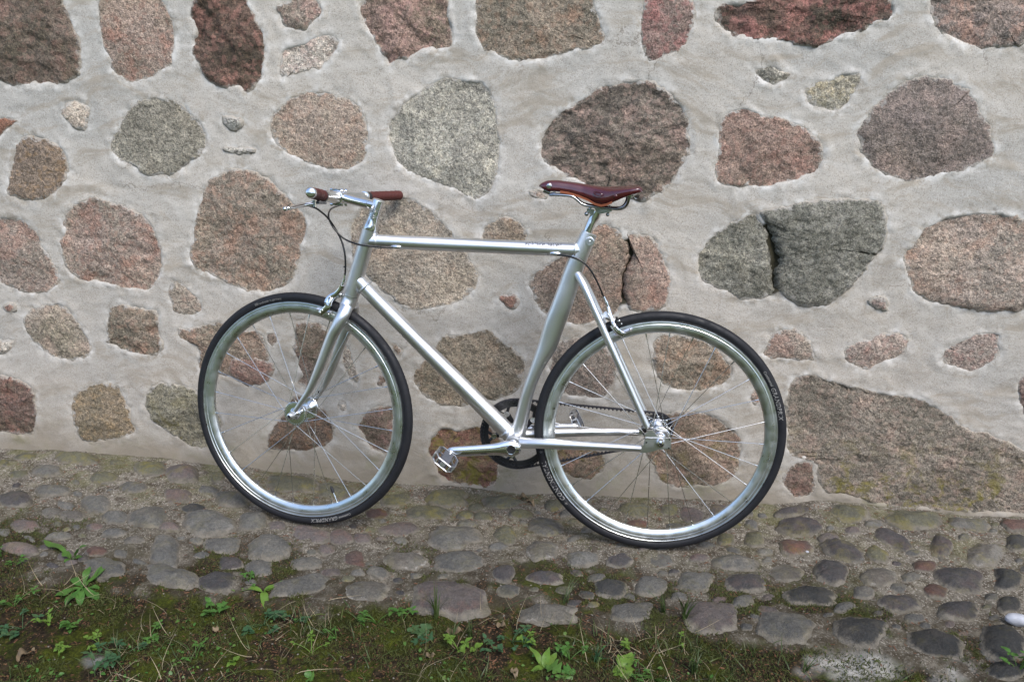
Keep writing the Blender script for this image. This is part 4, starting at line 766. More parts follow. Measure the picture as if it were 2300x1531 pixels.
for s in (-1, 1): b.box(CL + (.0, s * .012, .0185), (.022, .007, .005)); b.box(CL + (.0, s * .012, -.0185), (.022, .007, .005))
b.V = [sw(v) for v in b.V]; b.build('clamp', M_POL, stem, 30)
b = MB()
for s in (-1, 1):
    for z_ in (-1, 1):
        for x_ in (-1, 1): b.cyl(CL + (x_ * .0185, s * .012, z_ * .0190), CL + (x_ * .0120, s * .012, z_ * .0190), .0042, 12)
b.V = [sw(v) for v in b.V]; b.build('clamp_bolts', M_POL, stem, 35, kind='stuff')
# handlebar
NE, FE = St(697.5, 432.5, -.25), St(899, 438.5, .25)
def bar_pt(s):
    E_ = NE if s < 0 else FE; t_ = max(0, (abs(s) - .03) / .22); k = (0.35 * t_ + 0.65 * t_ ** 1.35) if t_ > 0 else 0
    return np.array([CL[0] + (E_[0] - CL[0]) * k, s, CL[2] + (E_[2] - CL[2]) * k])
bar = part('handlebar', None, 'gently swept flat handlebar')
ss = np.concatenate([np.linspace(-.245, .245, 61)]); rb = np.where(np.abs(ss) < .030, .0158, .0118 + .0042 * (1 - sstep(.03, .13, np.abs(ss))))
V, Fc = tube_data([bar_pt(x) for x in ss], rb, 28); obj('bar_tube', mesh('bar_tube', sw(V), Fc, True, 40), M_ALU, bar)
for s in (-1, 1):
    q = np.linspace(.128, .243, 116); rr_ = .0128 + .00075 * np.abs(np.sin(q * 560)); rr_[0] = .0112
    V, Fc = tube_data([bar_pt(s * x) for x in q], rr_, 28); g = obj('grip', mesh('grip', sw(V), Fc), M_SUEDE, bar)
    # stitched wrap: a thin diagonal cord
    pth = []
    for x in np.linspace(.130, .241, 240):
        a = x * 330 * s; c0 = bar_pt(s * x); pth.append(c0 + np.array([math.cos(a), 0, math.sin(a)]) * .0134)
    V, Fc = tube_data(pth, .0007, 5); obj('grip_wrap', mesh('grip_wrap', sw(V), Fc), M_SUEDE, bar)
    V, Fc = tube_data([bar_pt(s * x) for x in (.120, .1205, .1285, .129)], [.0118, .0136, .0136, .0120], 28); obj('grip_collar', mesh('grip_collar', sw(V), Fc, True, 40), M_BLACK, bar)
    c0 = bar_pt(s * .243); dr = bar_pt(s * .243) - bar_pt(s * .23); dr /= np.linalg.norm(dr)
    V, Fc = tube_data([c0, c0 + dr * .001, c0 + dr * .005, c0 + dr * .0085, c0 + dr * .0105, c0 + dr * .0112], [.0132, .0137, .0132, .0105, .0060, .0008], 28)
    obj('bar_plug', mesh('bar_plug', sw(V), Fc, True, 50), M_POL if s < 0 else M_SUEDE, bar)
# brake levers
for s in (-1, 1):
    lv = part('brake_lever', bike, 'polished brake lever under the near grip' if s < 0 else 'brake lever under the far grip')
    def L(u, v, y):
        q = St(u, v, -abs(y)); return np.array([q[0], s * abs(y), q[2]])
    c0 = bar_pt(s * .112); a = np.linspace(0, 2 * np.pi, 33)
    V, Fc = tube_data([c0 + np.array([0, -s * .005, 0]), c0 + np.array([0, -s * .0045, 0]), c0 + np.array([0, s * .0045, 0]), c0 + np.array([0, s * .005, 0])], [.0125, .0145, .0145, .0125], 28); obj('lever_clamp', mesh('lever_clamp', sw(V), Fc, True, 40), M_POL, lv)
    pv = L(706, 457, .150); b = MB()
    b.tube([c0 + (-.010, 0, -.008), (c0 + pv) / 2 + (-.004, 0, -.002), pv], [.0075, .0068, .0060], 14); b.tube([pv + (0, 0, -.008), pv + (0, 0, .008)], .0075, 14)
    b.V = [sw(v) for v in b.V]; b.build('lever_body', M_POL, lv, 40)
    b = MB(); b.box(c0 + (-.003, s * .022, -.017), (.020, .040, .007)); b.V = [sw(v) for v in b.V]; b.build('lever_hood', M_BLACK, lv)
    P = np.array([pv, L(684, 460, .168), L(668, 463, .190), L(654, 466.5, .212), L(645, 468.5, .232)])
    V, Fc = tube_data(smooth_path(np.column_stack([P]), 5), np.linspace(.0066, .0044, 21), 14, np.linspace(.0056, .0066, 21)); obj('lever_blade', mesh('lever_blade', sw(V), Fc), M_POL, lv)
    b = MB(); b.sph(L(641, 469, .236), .0068, 10, (.9, 1.1, .9)); b.V = [sw(v) for v in b.V]; b.build('lever_tip', M_POL, lv)
# cables
def cable(name, pts, r=.0025, mat=M_CABLE):
    V, Fc = tube_data(smooth_path(np.array(pts), 8), r, 10); return obj(name, mesh(name, V, Fc), mat, bike)
cable('brake_cable', [sw(St(694, 462.5, -.150))[0], sw(St(712, 469, -.12))[0], sw(St(735, 488, -.07))[0], sw(St(752, 512, -.04))[0], sw(St(767, 541, -.035))[0], sw(St(774.5, 570, -.035))[0], sw(St(776, 600, -.032))[0], sw(St(774.5, 620, -.030))[0]])
cable('brake_cable', [sw(St(772, 459, .140))[0], sw(St(757, 463, .09))[0], sw(St(744, 469, .03))[0], sw(St(738, 481, -.02))[0], sw(St(741, 497, -.04))[0], sw(St(754, 518, -.045))[0], sw(St(775, 537, -.040))[0], Pt(803, 548.5, -.036), Pt(835, 553, -.032), Pt(862, 555, -.027), Pt(882, 555.5, -.0205)])
cable('brake_cable', [Pt(1251, 571.5, -.0185), Pt(1268, 574, -.023), Pt(1290, 579, -.028), Pt(1310, 589, -.030), Pt(1326, 606, -.028), Pt(1340, 630, -.022), Pt(1350, 652, -.016), Pt(1356, 667, -.012)])
b = MB(); b.tube([sw(St(774.2, 597, -.032))[0], sw(St(774.4, 601, -.032))[0]], .0036, 8); b.build('cable_tie', M_BLACK, bike)
b = MB(); b.tube([Pt(855.5, 552, -.030), Pt(855.8, 561, -.030)], .0014, 8); b.build('cable_tie', M_BLACK, bike)

# brakes -------------------------------------------------------------------------------
fb = part('brake_caliper', bike, 'polished front brake caliper'); Q_ = lambda u, v, s: sw(St(u, v, s))[0]
b = MB(); b.tube([Q_(774.5, 617, -.030), Q_(773, 627, -.030)], .0040, 12); b.tube([Q_(773, 627, -.030), Q_(771.5, 633, -.030)], .0052, 12); b.tube([Q_(771.5, 633, -.030), Q_(768, 641, -.030)], .0036, 12); b.build('barrel_adjuster', M_POL, fb)
b = MB(); b.tube(smooth_path([Q_(769, 640, -.030), Q_(764, 650, -.028), Q_(755, 660, -.026), Q_(745, 665, -.026), Q_(738, 671, -.028), Q_(734.5, 680, -.031)], 5), .0078, 14, .0050); b.build('caliper_arm', M_POL, fb)
b = MB(); b.tube(smooth_path([Q_(765, 661, -.006), Q_(756, 664, -.016), Q_(747, 669, -.024), Q_(742, 677, -.029), Q_(740, 686, -.031)], 5), .0072, 14, .0056); b.build('caliper_arm', M_POL, fb)
b = MB(); b.tube(smooth_path([Q_(765, 661, .006), Q_(758, 664, .016), Q_(752, 668, .024), Q_(746, 680, .029), Q_(738, 692, .026)], 5), .0072, 14, .0056); b.build('caliper_arm', M_POL, fb)
b = MB(); b.tube(smooth_path([Q_(736, 680, -.031), Q_(736, 688, -.032), Q_(729, 696, -.030), Q_(720, 704, -.027)], 5), [.0088, .0086, .0084, .0082] + [.0082] * 12, 14, .0030); b.build('caliper_foot', M_POL, fb)
b = MB(); b.sph(Q_(763.5, 661.5, -.022), .0060, 8); b.sph(Q_(719, 701.5, -.030), .0030, 8); b.sph(Q_(724.5, 696.5, -.031), .0030, 8); b.sph(Q_(738, 705.5, -.022), .0036, 8); b.sph(Q_(741, 667, -.031), .0028, 8); b.build('caliper_bolts', M_STEEL, fb, kind='stuff')
b = MB(); b.tube([Q_(764, 661, -.020), Q_(776, 664, .0)], .0045, 10); b.build('caliper_pivot', M_POL, fb)
for s in (-1, 1):
    P = [St(713, 693.5, -.0165), St(745, 702, -.0165)]; P = [np.array([p[0], s * .0180, p[2]]) for p in P]
    b = MB(); b.tube([P[0], P[1]], .0048, 4, .0040); b.V = [sw(v) for v in b.V]; b.build('brake_pad', M_ALU if s < 0 else M_BLACK, fb)
rb_ = part('brake_caliper', bike, 'polished rear brake caliper')
b = MB(); b.tube([Pt(1356, 666, -.012), Pt(1360.5, 676, -.012)], .0035, 12); b.tube([Pt(1360.5, 676, -.012), Pt(1363, 681, -.012)], .0048, 12); b.tube([Pt(1363, 681, -.012), Pt(1366, 690, -.012)], .0036, 12); b.build('barrel_adjuster', M_POL, rb_)
b = MB(); b.tube(smooth_path([Pt(1365, 689, -.012), Pt(1370, 705, -.016), Pt(1376, 721, -.022), Pt(1380, 731, -.029), Pt(1388, 741, -.030)], 5), .0056, 14, .0042); b.build('caliper_arm', M_POL, rb_)
b = MB(); b.tube(smooth_path([Pt(1384, 722, -.004), Pt(1384, 728, .014), Pt(1386, 734, .028), Pt(1392, 742, .028)], 5), .0056, 14, .0045); b.build('caliper_arm', M_POL, rb_)
b = MB(); b.tube(smooth_path([Pt(1375, 729, -.030), Pt(1382, 738, -.031), Pt(1391, 747, -.029), Pt(1401, 752, -.026)], 5), .0078, 14, .0024); b.build('caliper_foot', M_POL, rb_)
b = MB(); b.box(Pt(1390, 726, -.018), (.016, .014, .012)); b.box(Pt(1385, 717, -.016), (.006, .010, .012)); b.build('cable_anchor', M_BLACK, rb_)
b = MB(); b.sph(Pt(1380.5, 733, -.034), .0046, 8); b.sph(Pt(1399, 747, -.032), .0046, 8); b.sph(Pt(1391, 720, -.026), .0032, 8); b.sph(Pt(1396, 727, -.026), .0028, 8); b.sph(Pt(1416, 739.5, -.024), .0034, 8); b.build('caliper_bolts', M_STEEL, rb_, kind='stuff')
b = MB(); b.tube([Pt(1362, 706, -.006), Pt(1362, 706, .024)], .0085, 14); b.tube([Pt(1361, 711, 0), Pt(1384, 722, 0)], .006, 12); b.tube([Pt(1349, 712, -.036), Pt(1349, 712, .036)], .0070, 14); b.build('brake_bridge', M_FRAME, rb_)
for s in (-1, 1):
    P = [Pt(1379, 752.5, -.0165), Pt(1420, 738, -.0165)]; P = [np.array([p[0], s * .0180, p[2]]) for p in P]
    b = MB(); b.tube(P, .0052, 4, .0042); b.build('brake_pad', M_ALU if s < 0 else M_BLACK, rb_)

# drivetrain ---------------------------------------------------------------------------
CY = .045; CR = BBc + (0, CY, 0)
ringp = part('chainring', bike, 'black five arm belt chainring')
b = MB(); b.lathe([(.0800, -.0025), (.0800, .0025), (.0925, .0025), (.0925, .0055), (.0985, .0055), (.0985, -.0055), (.0925, -.0055), (.0925, -.0025)], CR, 110, True)
for k in range(55):
    a = k * 2 * math.pi / 55; d_ = np.array([math.cos(a), 0, math.sin(a)]); b.box(CR + d_ * .0958, (.0070, .0128, .0052), [d_, (0, 1, 0), np.cross(d_, (0, 1, 0))])
b.build('ring', M_BLACK, ringp, 30)
for k in range(5):
    a = R(117 + 72 * k); pb = CR + np.array([math.cos(a), 0, math.sin(a)]) * .064
    b = MB()
    for da in (-.17, .17):
        pe = CR + np.array([math.cos(a + da), 0, math.sin(a + da)]) * .082; b.tube([pb, pe], .0042, 4, .0026)
    b.tube([CR + np.array([math.cos(a), 0, math.sin(a)]) * .020 + (0, .008, 0), pb + (0, .006, 0)], [.010, .007], 10, .005)
    b.build('chainring_arm', M_BLACK, ringp, 30)
    b = MB(); b.lathe([(0, -.0052), (.0040, -.0052), (.0045, -.0062), (.0078, -.0062), (.0084, -.0050), (.0084, 0)], pb, 20); b.build('chainring_bolt', M_STEEL, ringp, 35)
COG = np.array([0, CY, .3345]); RC, RK = .1005, .0430
b = MB(); b.lathe([(.024, -.005), (.024, .005), (RK - .002, .005), (RK - .002, -.005)], COG, 60, True); b.build('cog', M_BLACK, bike, 30)
b = MB()
for k in range(8):
    a = k * math.pi / 4; b.sph(COG + np.array([math.cos(a) * .033, -.0052, math.sin(a) * .033]), .0042, 6, (1, .2, 1))
b.build('cog_holes', M_STEEL, bike, kind='stuff')
# belt loop with teeth
dv = COG - CR; dl = math.hypot(dv[0], dv[2]); base = math.atan2(dv[2], dv[0]); off = math.acos((RC - RK) / dl)
pts = []
for a in np.linspace(base + off, base + 2 * math.pi - off, 90): pts.append(CR + np.array([math.cos(a), 0, math.sin(a)]) * RC)
for q in np.linspace(0, 1, 40)[1:-1]:
    p0 = CR + np.array([math.cos(base - off), 0, math.sin(base - off)]) * RC; p1 = COG + np.array([math.cos(base - off), 0, math.sin(base - off)]) * RK; pts.append(p0 * (1 - q) + p1 * q)
for a in np.linspace(base - off, base + off, 40): pts.append(COG + np.array([math.cos(a), 0, math.sin(a)]) * RK)
for q in np.linspace(0, 1, 40)[1:-1]:
    p1 = CR + np.array([math.cos(base + off), 0, math.sin(base + off)]) * RC; p0 = COG + np.array([math.cos(base + off), 0, math.sin(base + off)]) * RK; pts.append(p0 * (1 - q) + p1 * q)
pts = np.array(pts); seg = np.linalg.norm(np.diff(np.vstack([pts, pts[:1]]), axis=0), axis=1); cs = np.concatenate([[0], np.cumsum(seg)]); tot = cs[-1]
V = []; Fc = []; T_ = np.roll(pts, -1, 0) - np.roll(pts, 1, 0); T_ /= np.linalg.norm(T_, axis=1)[:, None]; Nn = np.stack([T_[:, 2], 0 * T_[:, 0], -T_[:, 0]], 1)
if (Nn[10] @ (pts[10] - CR)) < 0: Nn = -Nn
prof = [(.0, -.006), (.0022, -.006), (.0024, -.0035), (.0018, -.003), (.0024, -.002), (.0024, .002), (.0022, .006), (.0, .006)]
for i in range(len(pts)):
    for (q, y_) in prof: V.append(pts[i] + Nn[i] * q + np.array([0, y_, 0]))
kk = len(prof); Fc = [(i * kk + j, i * kk + (j + 1) % kk, ((i + 1) % len(pts)) * kk + (j + 1) % kk, ((i + 1) % len(pts)) * kk + j) for i in range(len(pts)) for j in range(kk)]
b = MB(); b.add(np.array(V), Fc); nt = int(tot / .011)
for k in range(nt):
    s_ = (k + .5) * tot / nt; i = min(len(pts) - 1, np.searchsorted(cs, s_) - 1); f_ = (s_ - cs[i]) / seg[i]; p = pts[i] * (1 - f_) + pts[(i + 1) % len(pts)] * f_
    b.tube([p - Nn[i] * -.0004, p - Nn[i] * .0028, p - Nn[i] * .0042], [.0034, .0028, .0016], 8, .0058)
b.build('drive_belt', M_BELT, bike, 40)
# cranks and pedals
def crank(s):
    cp = part('crank', bike, 'polished crank arm pointing to the front' if s < 0 else 'far crank arm pointing to the rear')
    q = [(1149, 1006.7, -.078, .0225), (1134, 1007.0, -.079, .0210), (1118, 1008, -.080, .0175), (1099, 1009.3, -.082, .0155), (1047, 1012.6, -.086, .0148), (1024, 1013.5, -.0875, .0142), (1013, 1014, -.088, .0130), (1006, 1014.5, -.088, .0085)]
    P = np.array([Pt(u, v, y) for u, v, y, _ in q]); c0 = P[0].copy()
    if s > 0: P = np.stack([2 * BBc[0] - P[:, 0], -P[:, 1] + .0, 2 * BBc[2] - P[:, 2]], 1)
    P = np.vstack([P[0] + (P[0] - P[1]) * 1.35, P[0] + (P[0] - P[1]) * 1.0, P]); r = [.008, .0165] + [w_ for *_, w_ in q]
    Q2 = smooth_path(np.column_stack([P, r]), 5); V, Fc = tube_data(Q2[:, :3], Q2[:, 3], 28, np.clip(Q2[:, 3] * .55, .004, .0095)); obj('crank_arm', mesh('crank_arm', V, Fc, True, 50), M_POL, cp)
    cc = P[2]; b = MB(); b.lathe([(.0112, s * .0060), (.0132, s * .0105), (.0126, s * .0118), (.0112, s * .0114)], cc, 36); b.build('bolt_collar', M_POL, cp)
    b = MB(); b.lathe([(.0113, s * .0112), (.0108, s * .0104), (.0060, s * .0103), (.0055, s * .0101), (0, s * .0101)], cc, 30); b.build('crank_bolt', M_BLACK, cp, 30)
    b = MB(); b.cyl(cc - (0, s * .036, 0), cc, .0125, 24); b.build('spindle', M_ALU, cp)
    if s < 0:
        b = MB(); x0 = cc + (.012, -.0098, .0003); b.box(x0 + (.0085, 0, -.0), (.012, .0012, .0016)); b.build('clamp_slot', M_HOLE, cp)
        def fn(x, y, w): 
            o_ = Pt(1079, 1020.5, -.092); e = Pt(1100, 1018.5, -.092) - o_; e /= np.linalg.norm(e); up = np.array([-e[2], 0, e[0]]); 
            return o_ + x[:, None] * e + y[:, None] * up + np.array([0, -.0002, 0])
        obj('lettering', text_mesh('miranda', .0052, fn, .3, .0002), M_BLACK, cp)
    # pedal
    pe = P[-2]; pp = part('pedal', bike, 'silver platform pedal with dark grip pads' if s < 0 else 'far platform pedal seen through the rear wheel')
    th = R(-37) if s < 0 else R(-62); e1 = np.array([math.cos(th), 0, math.sin(th)]); e3 = np.array([-math.sin(th), 0, math.cos(th)]); e2 = np.array([0, 1.0, 0])
    if s < 0:
        pc = Pt(1004.5, 1026, -.138) - e3 * .0085
    else: pc = np.array([pe[0], .138, pe[2]]) + e3 * .004
    hl, hw, ht = .0305, .0375, .0085
    fo = MB(); pd = MB()
    def ring(z, o=fo):
        oc = [(-hl, -hw * .55), (-hl, hw * .62), (-hl * .72, hw), (hl * .62, hw), (hl, hw * .62), (hl, -hw * .55), (hl * .62, -hw), (-hl * .62, -hw)]
        P_ = [pc + e1 * x + e2 * y + e3 * z for x, y in oc]; o.tube(P_ + [P_[0]], .0019, 4, cap=False)
        ic = [(x * .90, y * .92) for x, y in oc]; P_ = [pc + e1 * x + e2 * y + e3 * (z * 1.0) for x, y in ic]; pd.tube(P_ + [P_[0]], .0020, 4, cap=False)
        pd.box(pc + e3 * z, (.0255, hw * 1.86, .0028), [e1, e2, e3])
    ring(ht); ring(-ht)
    for y_ in (-hw * .99, hw * .97):
        for x_ in (-hl * .62, 0, hl * .62): fo.box(pc + e1 * x_ + e2 * y_, (.010 if x_ == 0 else .004, .0022, 2 * ht), [e1, e2, e3])
    for x_ in (-hl * .98, hl * .98):
        for y_ in (-hw * .5, hw * .5): fo.box(pc + e1 * x_ + e2 * y_, (.0022, .012, 2 * ht), [e1, e2, e3])
    fo.tube([pc - e2 * hw * .96, pc + e2 * hw * .96], .0075, 14)
    fo.tube([pc + e2 * (hw * -s * -.9), np.array([pe[0], pe[1], pe[2]])], .0060, 14)
    fo.build('pedal_cage', M_ALU, pp, 35); pd.build('grip_pad', M_PAD, pp, 35)
crank(-1); crank(1)

# seat post and saddle --------------------------------------------------------------------
spst = part('seatpost', bike, 'polished forged seatpost')
Z9 = lambda x, y, d_=0.0: Pt(1200 + x / 9.2, 400 + y / 9.2, d_)
P = [Z9(1085, 1150), Z9(1125, 1040), Z9(1165, 940), Z9(1210, 850), Z9(1262, 770), Z9(1300, 700)]
ftube('post', P, [.0122, .0122, .0120, .0125, .0135, .0120], mat=M_POL, parent=spst, lat=[.0125, .0125, .0120, .0115, .0130, .0150])
b = MB(); P = [Z9(x, y, -.018) for x, y in [(1235, 612), (1610, 652), (1600, 690), (1500, 715), (1350, 742), (1275, 690)]]; P = [np.array([p[0], -.019, p[2]]) for p in P]; b.prism(P, (0, .038, 0)); b.build('cradle', M_POL, spst, 30)
b = MB(); P = [Z9(x, y, -.012) for x, y in [(1085, 628), (1235, 645), (1260, 740), (1165, 780), (1130, 715), (1085, 690)]]; P = [np.array([p[0], -.012, p[2]]) for p in P]; b.prism(P, (0, .024, 0)); b.build('front_ear', M_POL, spst, 30)
b = MB(); b.cyl(Z9(1085, 745, -.006), Z9(1160, 600, -.006), .0040, 10); b.cyl(Z9(1520, 760, -.006), Z9(1560, 560, -.006), .0032, 10); b.sph(Z9(1080, 740, -.006), .0058, 8); b.sph(Z9(1515, 755, -.006), .0050, 8); b.build('clamp_screw', M_CHROME, spst)
sad = part('saddle', bike, 'oxblood leather saddle with tan trimmed skirt')
top = [(95,158),(110,135),(150,98),(210,65),(280,42),(480,40),(800,82),(1200,140),(1500,163),(1900,155),(2180,137),(2215,165),(2235,215)]
bot = [(95,165),(110,175),(150,205),(200,235),(300,268),(520,285),(700,312),(900,372),(1100,452),(1250,540),(1380,575),(1500,552),(1620,498),(1800,420),(2000,345),(2200,288),(2245,268)]
wid = [(95,.004),(110,.009),(150,.014),(210,.018),(300,.020),(700,.022),(1000,.027),(1250,.038),(1400,.048),(1600,.062),(1800,.074),(2000,.080),(2150,.079),(2235,.070)]
xs9 = np.unique(np.concatenate([[95, 102, 110, 125, 150, 180], np.linspace(220, 2235, 46)])); wv = np.interp(xs9, *zip(*wid))
TP = np.array([Z9(x, np.interp(x, *zip(*top)), .0 + w_ * .35) for x, w_ in zip(xs9, wv)]); BP_ = np.array([Z9(x, np.interp(x, *zip(*bot)), -w_ * .98) for x, w_ in zip(xs9, wv)])
V = []; ns = 25
for i in range(len(xs9)):
    zt, zb, w_ = TP[i, 2], BP_[i, 2], wv[i]; zb = min(zb, zt - .001); hgt = zt - zb
    for j in range(ns):
        a = math.pi * j / (ns - 1); cth = -math.cos(a); sth = math.sin(a); wide = np.clip((w_ - .03) / .045, 0, 1)
        pw = 0.55 * (1 - wide) + 0.30 * wide; ycw = math.copysign(abs(cth) ** (0.75 - .1 * wide), cth)
        dip = -.006 * wide * math.exp(-(cth / .25) ** 2)
        V.append((TP[i, 0] * (1 - abs(cth)) + BP_[i, 0] * abs(cth), ycw * w_, zb + hgt * (sth ** pw) + dip))
Fc = [(i * ns + j, i * ns + j + 1, (i + 1) * ns + j + 1, (i + 1) * ns + j) for i in range(len(xs9) - 1) for j in range(ns - 1)] + [tuple(range(ns)), tuple((len(xs9) - 1) * ns + j for j in range(ns))[::-1]]
so_ = obj('leather_top', mesh('leather_top', V, [f[::-1] for f in Fc], True, 60), M_LEATH, sad)
md = so_.modifiers.new('thickness', 'SOLIDIFY'); md.thickness = .0035; md.offset = -1
for s in (-1, 1):
    Vn = []; VV = np.array(V).reshape(len(xs9), ns, 3); sel = [i for i, x in enumerate(xs9) if 520 < x < 1640]
    for i in sel:
        j0, j1 = (0, 1) if s < 0 else (ns - 1, ns - 2); e0, e1 = VV[i, j0], VV[i, j1]; d_ = e1 - e0; d_ = d_ / np.linalg.norm(d_) * .0036
        Vn += [e0 + (0, s * .0010, -.0022), e0 + d_ + (0, s * .0010, 0)]
    obj('skirt_edge', mesh('skirt_edge', Vn, [(2 * i, 2 * i + 1, 2 * i + 3, 2 * i + 2) for i in range(len(sel) - 1)]), M_TAN, sad)
def surf(x9, y9, s=-1):
    """point on the near skirt"""
    w_ = np.interp(x9, *zip(*wid)); return Z9(x9, y9, -w_ * .99)
b = MB(); p = surf(308, 163); b.sph(p, .0068, 10, (1, .28, 1)); b.build('nose_rivet', M_STEEL, sad)
b = MB(); p = Z9(1942, 245, -.0700); b.sph(p, .0060, 10, (1, .5, .6)); b.build('rear_rivet', M_COPPER, sad)
b = MB(); p = Z9(1690, 372, -.0655); b.sph(p, .0058, 10, (1, .5, .8)); b.build('rear_rivet', M_LEATH, sad)
b = MB(); a = np.linspace(0, 2 * np.pi, 33); b.tube([Z9(1315 + 85 * math.cos(x), 325 + 42 * math.sin(x) + 22 * math.cos(x), -.0445 - .006 * math.cos(x)) for x in a], .0010, 6, cap=False); b.build('embossed_oval', M_LEATH, sad)
for s in (-1, 1):
    rl = [(430, 318, .016), (350, 330, .016), (335, 352, .018), (400, 345, .020), (560, 352, .021), (780, 378, .022), (880, 445, .022), (1000, 540, .022), (1200, 585, .022), (1450, 612, .022), (1700, 640, .026), (1820, 630, .034), (1900, 570, .044), (1945, 480, .050), (1960, 380, .054)]
    P = np.array([Z9(x, y, -w_) for x, y, w_ in rl]); P[:, 1] *= -s; ftube('saddle_rail', P, .0036, mat=M_CHROME, parent=sad, n=14)
b = MB(); b.tube([Z9(1965, 375, -.056), (Z9(1965, 300, -.03) + Z9(1965, 375, .056)) / 2 + (.02, 0, .01), np.array([1, -1, 1]) * Z9(1965, 375, -.056)], .006, 10, .006); b.cyl(Z9(195, 245, 0), Z9(330, 300, 0), .007, 12); b.build('saddle_frame', M_CHROME, sad)
b = MB(); P = [Z9(2035, 350, -.05), Z9(2060, 400, -.048), Z9(2110, 430, -.046)]; b.tube(smooth_path(P, 5), .0016, 8); b.build('bag_loop', M_STEEL, sad)
# ------------------------------------------------------------------ plants, moss, litter
def leaf_mat(name, c1, c2, vein=0.25):
    t = NT(name); oi = t.n('ShaderNodeObjectInfo')
    c = t.mix(t.noise(35, 4), c1, c2); c = t.mix(t.ramp(t.noise(120, 4, 0.7), 0.55, 0.7, 0, 0.4), c, tuple(x * 0.55 for x in c1))
    c = t.mix(t.math('MULTIPLY', t.attr('rnd'), 0.5), c, s2l((128, 132, 60), 0.7))
    t.bump(t.noise(170, 4), 0.001, 0.5); t.set(t.b.inputs['Subsurface Weight'], 0.0)
    m = t.fin(c, 0.42, Specular_IOR_Level=0.35)
    tr = t.n('ShaderNodeBsdfTranslucent'); t.link(c, tr.inputs['Color']); mx = t.n('ShaderNodeMixShader'); mx.inputs[0].default_value = 0.22
    t.link(t.b.outputs[0], mx.inputs[1]); t.link(tr.outputs[0], mx.inputs[2]); t.link(mx.outputs[0], t.t.nodes['Material Output'].inputs['Surface']); return m
M_LEAF = leaf_mat('weed_leaf', s2l((52, 92, 38)), s2l((76, 118, 50)))
M_LEAF2 = leaf_mat('pale_leaf', s2l((76, 108, 40)), s2l((102, 134, 52)))
M_LEAF3 = leaf_mat('blue_green_leaf', s2l((42, 74, 48)), s2l((60, 94, 62)))
M_GRASS = leaf_mat('grass_blade', s2l((40, 58, 28)), s2l((72, 88, 48)))
M_DRY = plain('dry_grass', s2l((158, 144, 116), 0.8), 0.8, 0, 0.3, 60)
M_DLEAF = plain('dry_leaf', s2l((126, 108, 82), 0.7), 0.7, 0, 0.4, 50, 0.3)
M_LITTER = plain('brown_litter', s2l((112, 74, 52), 0.8), 0.85, 0, 0.5, 30)
M_MOSS = plain('moss_frond', s2l((66, 72, 24), 0.80), 0.9, 0, 0.6, 14)
M_GRAVEL = plain('grit', s2l((128, 121, 111), 0.75), 0.9, 0, 0.4, 40)
M_WHITE = plain('white_flint', s2l((205, 208, 216), 0.6), 0.6, 0, 0.08, 60, 0.3)

def leaf(L, w, kind='ovate', fold=0.25, droop=0.5, n=7, wave=0.0, sd=0):
    """leaf along +x from the origin, z up"""
    t = np.linspace(0, 1, n + 1)
    if kind == 'ovate': o = np.sin(np.pi * np.clip(t, 0.0, 1) ** 0.72) ** 0.8
    elif kind == 'spoon': o = np.sin(np.pi * t ** 1.7) ** 0.85 + 0.10 * (t < 0.95)
    elif kind == 'blade': o = (1 - t) ** 0.55 * np.minimum(1, t * 12 + 0.5)
    else: o = np.sin(np.pi * t ** 1.2) ** 0.7 * (1 + 0.35 * np.sign(np.sin(t * 22)))        # lobed
    o[-1] = 0.02; o = np.maximum(o, 0.05); x = L * t; z = -droop * L * t ** 2 * 0.5 + wave * L * 0.06 * np.sin(t * 9 + sd)
    V = np.concatenate([np.stack([x, -w / 2 * o, z + fold * w / 2 * o + wave * .1 * w * np.sin(t * 15 + sd)], 1), np.stack([x, 0 * x, z], 1), np.stack([x, w / 2 * o, z + fold * w / 2 * o - wave * .1 * w * np.sin(t * 13 + sd)], 1)])
    k = n + 1; Fc = [(i, i + 1, k + i + 1, k + i) for i in range(n)] + [(k + i, k + i + 1, 2 * k + i + 1, 2 * k + i) for i in range(n)]
    return V, Fc
def xf(V, yaw=0, pitch=0, loc=(0, 0, 0), roll=0, s=1.0):
    m_ = np.array((Matrix.Rotation(yaw, 3, 'Z') @ Matrix.Rotation(-pitch, 3, 'Y') @ Matrix.Rotation(roll, 3, 'X'))); return (V * s) @ m_.T + np.asarray(loc)
def gpt(u, v):
    p = on_ground(u, v, -0.012); p[2] = float(ground_h(np.array([p[0]]), np.array([p[1]]))[0]); return p
lcache = {}
def leaf_obj(parent, L, w, kind, yaw, pitch, loc, mat, droop=.5, fold=.25, wave=.5, roll=0, name='leaf'):
    key = (round(L / w, 0), kind, mat.name, RS.randint(3))
    if key not in lcache:
        V, Fc = leaf(1.0, w / L, kind, fold, droop, 10, wave, RS.uniform(0, 6)); me = mesh('leaf', V, Fc); attr(me, 'rnd', np.full(len(V), RS.uniform(0, .35))); me.materials.append(mat); lcache[key] = me
    o = obj(name, lcache[key], None, parent); o.location = loc; o.scale = (L, L, L)
    o.rotation_euler = (Matrix.Rotation(yaw, 3, 'Z') @ Matrix.Rotation(-pitch, 3, 'Y') @ Matrix.Rotation(roll, 3, 'X')).to_euler(); return o
def stem_obj(parent, P, r, mat):
    b = MB(); b.tube(smooth_path(np.array(P), 4), r, 6); me = mesh('stem', np.vstack(b.V), b.F); attr(me, 'rnd', np.full(len(me.vertices), .3)); obj('stem', me, mat, parent)
def px_dir(u0, v0, u1, v1, lift=0.0):
    """yaw and length for a leaf whose base and tip are seen at these pixels"""
    a, b = gpt(u0, v0), gpt(u1, v1); d = b - a; return math.atan2(d[1], d[0]), math.hypot(d[0], d[1])
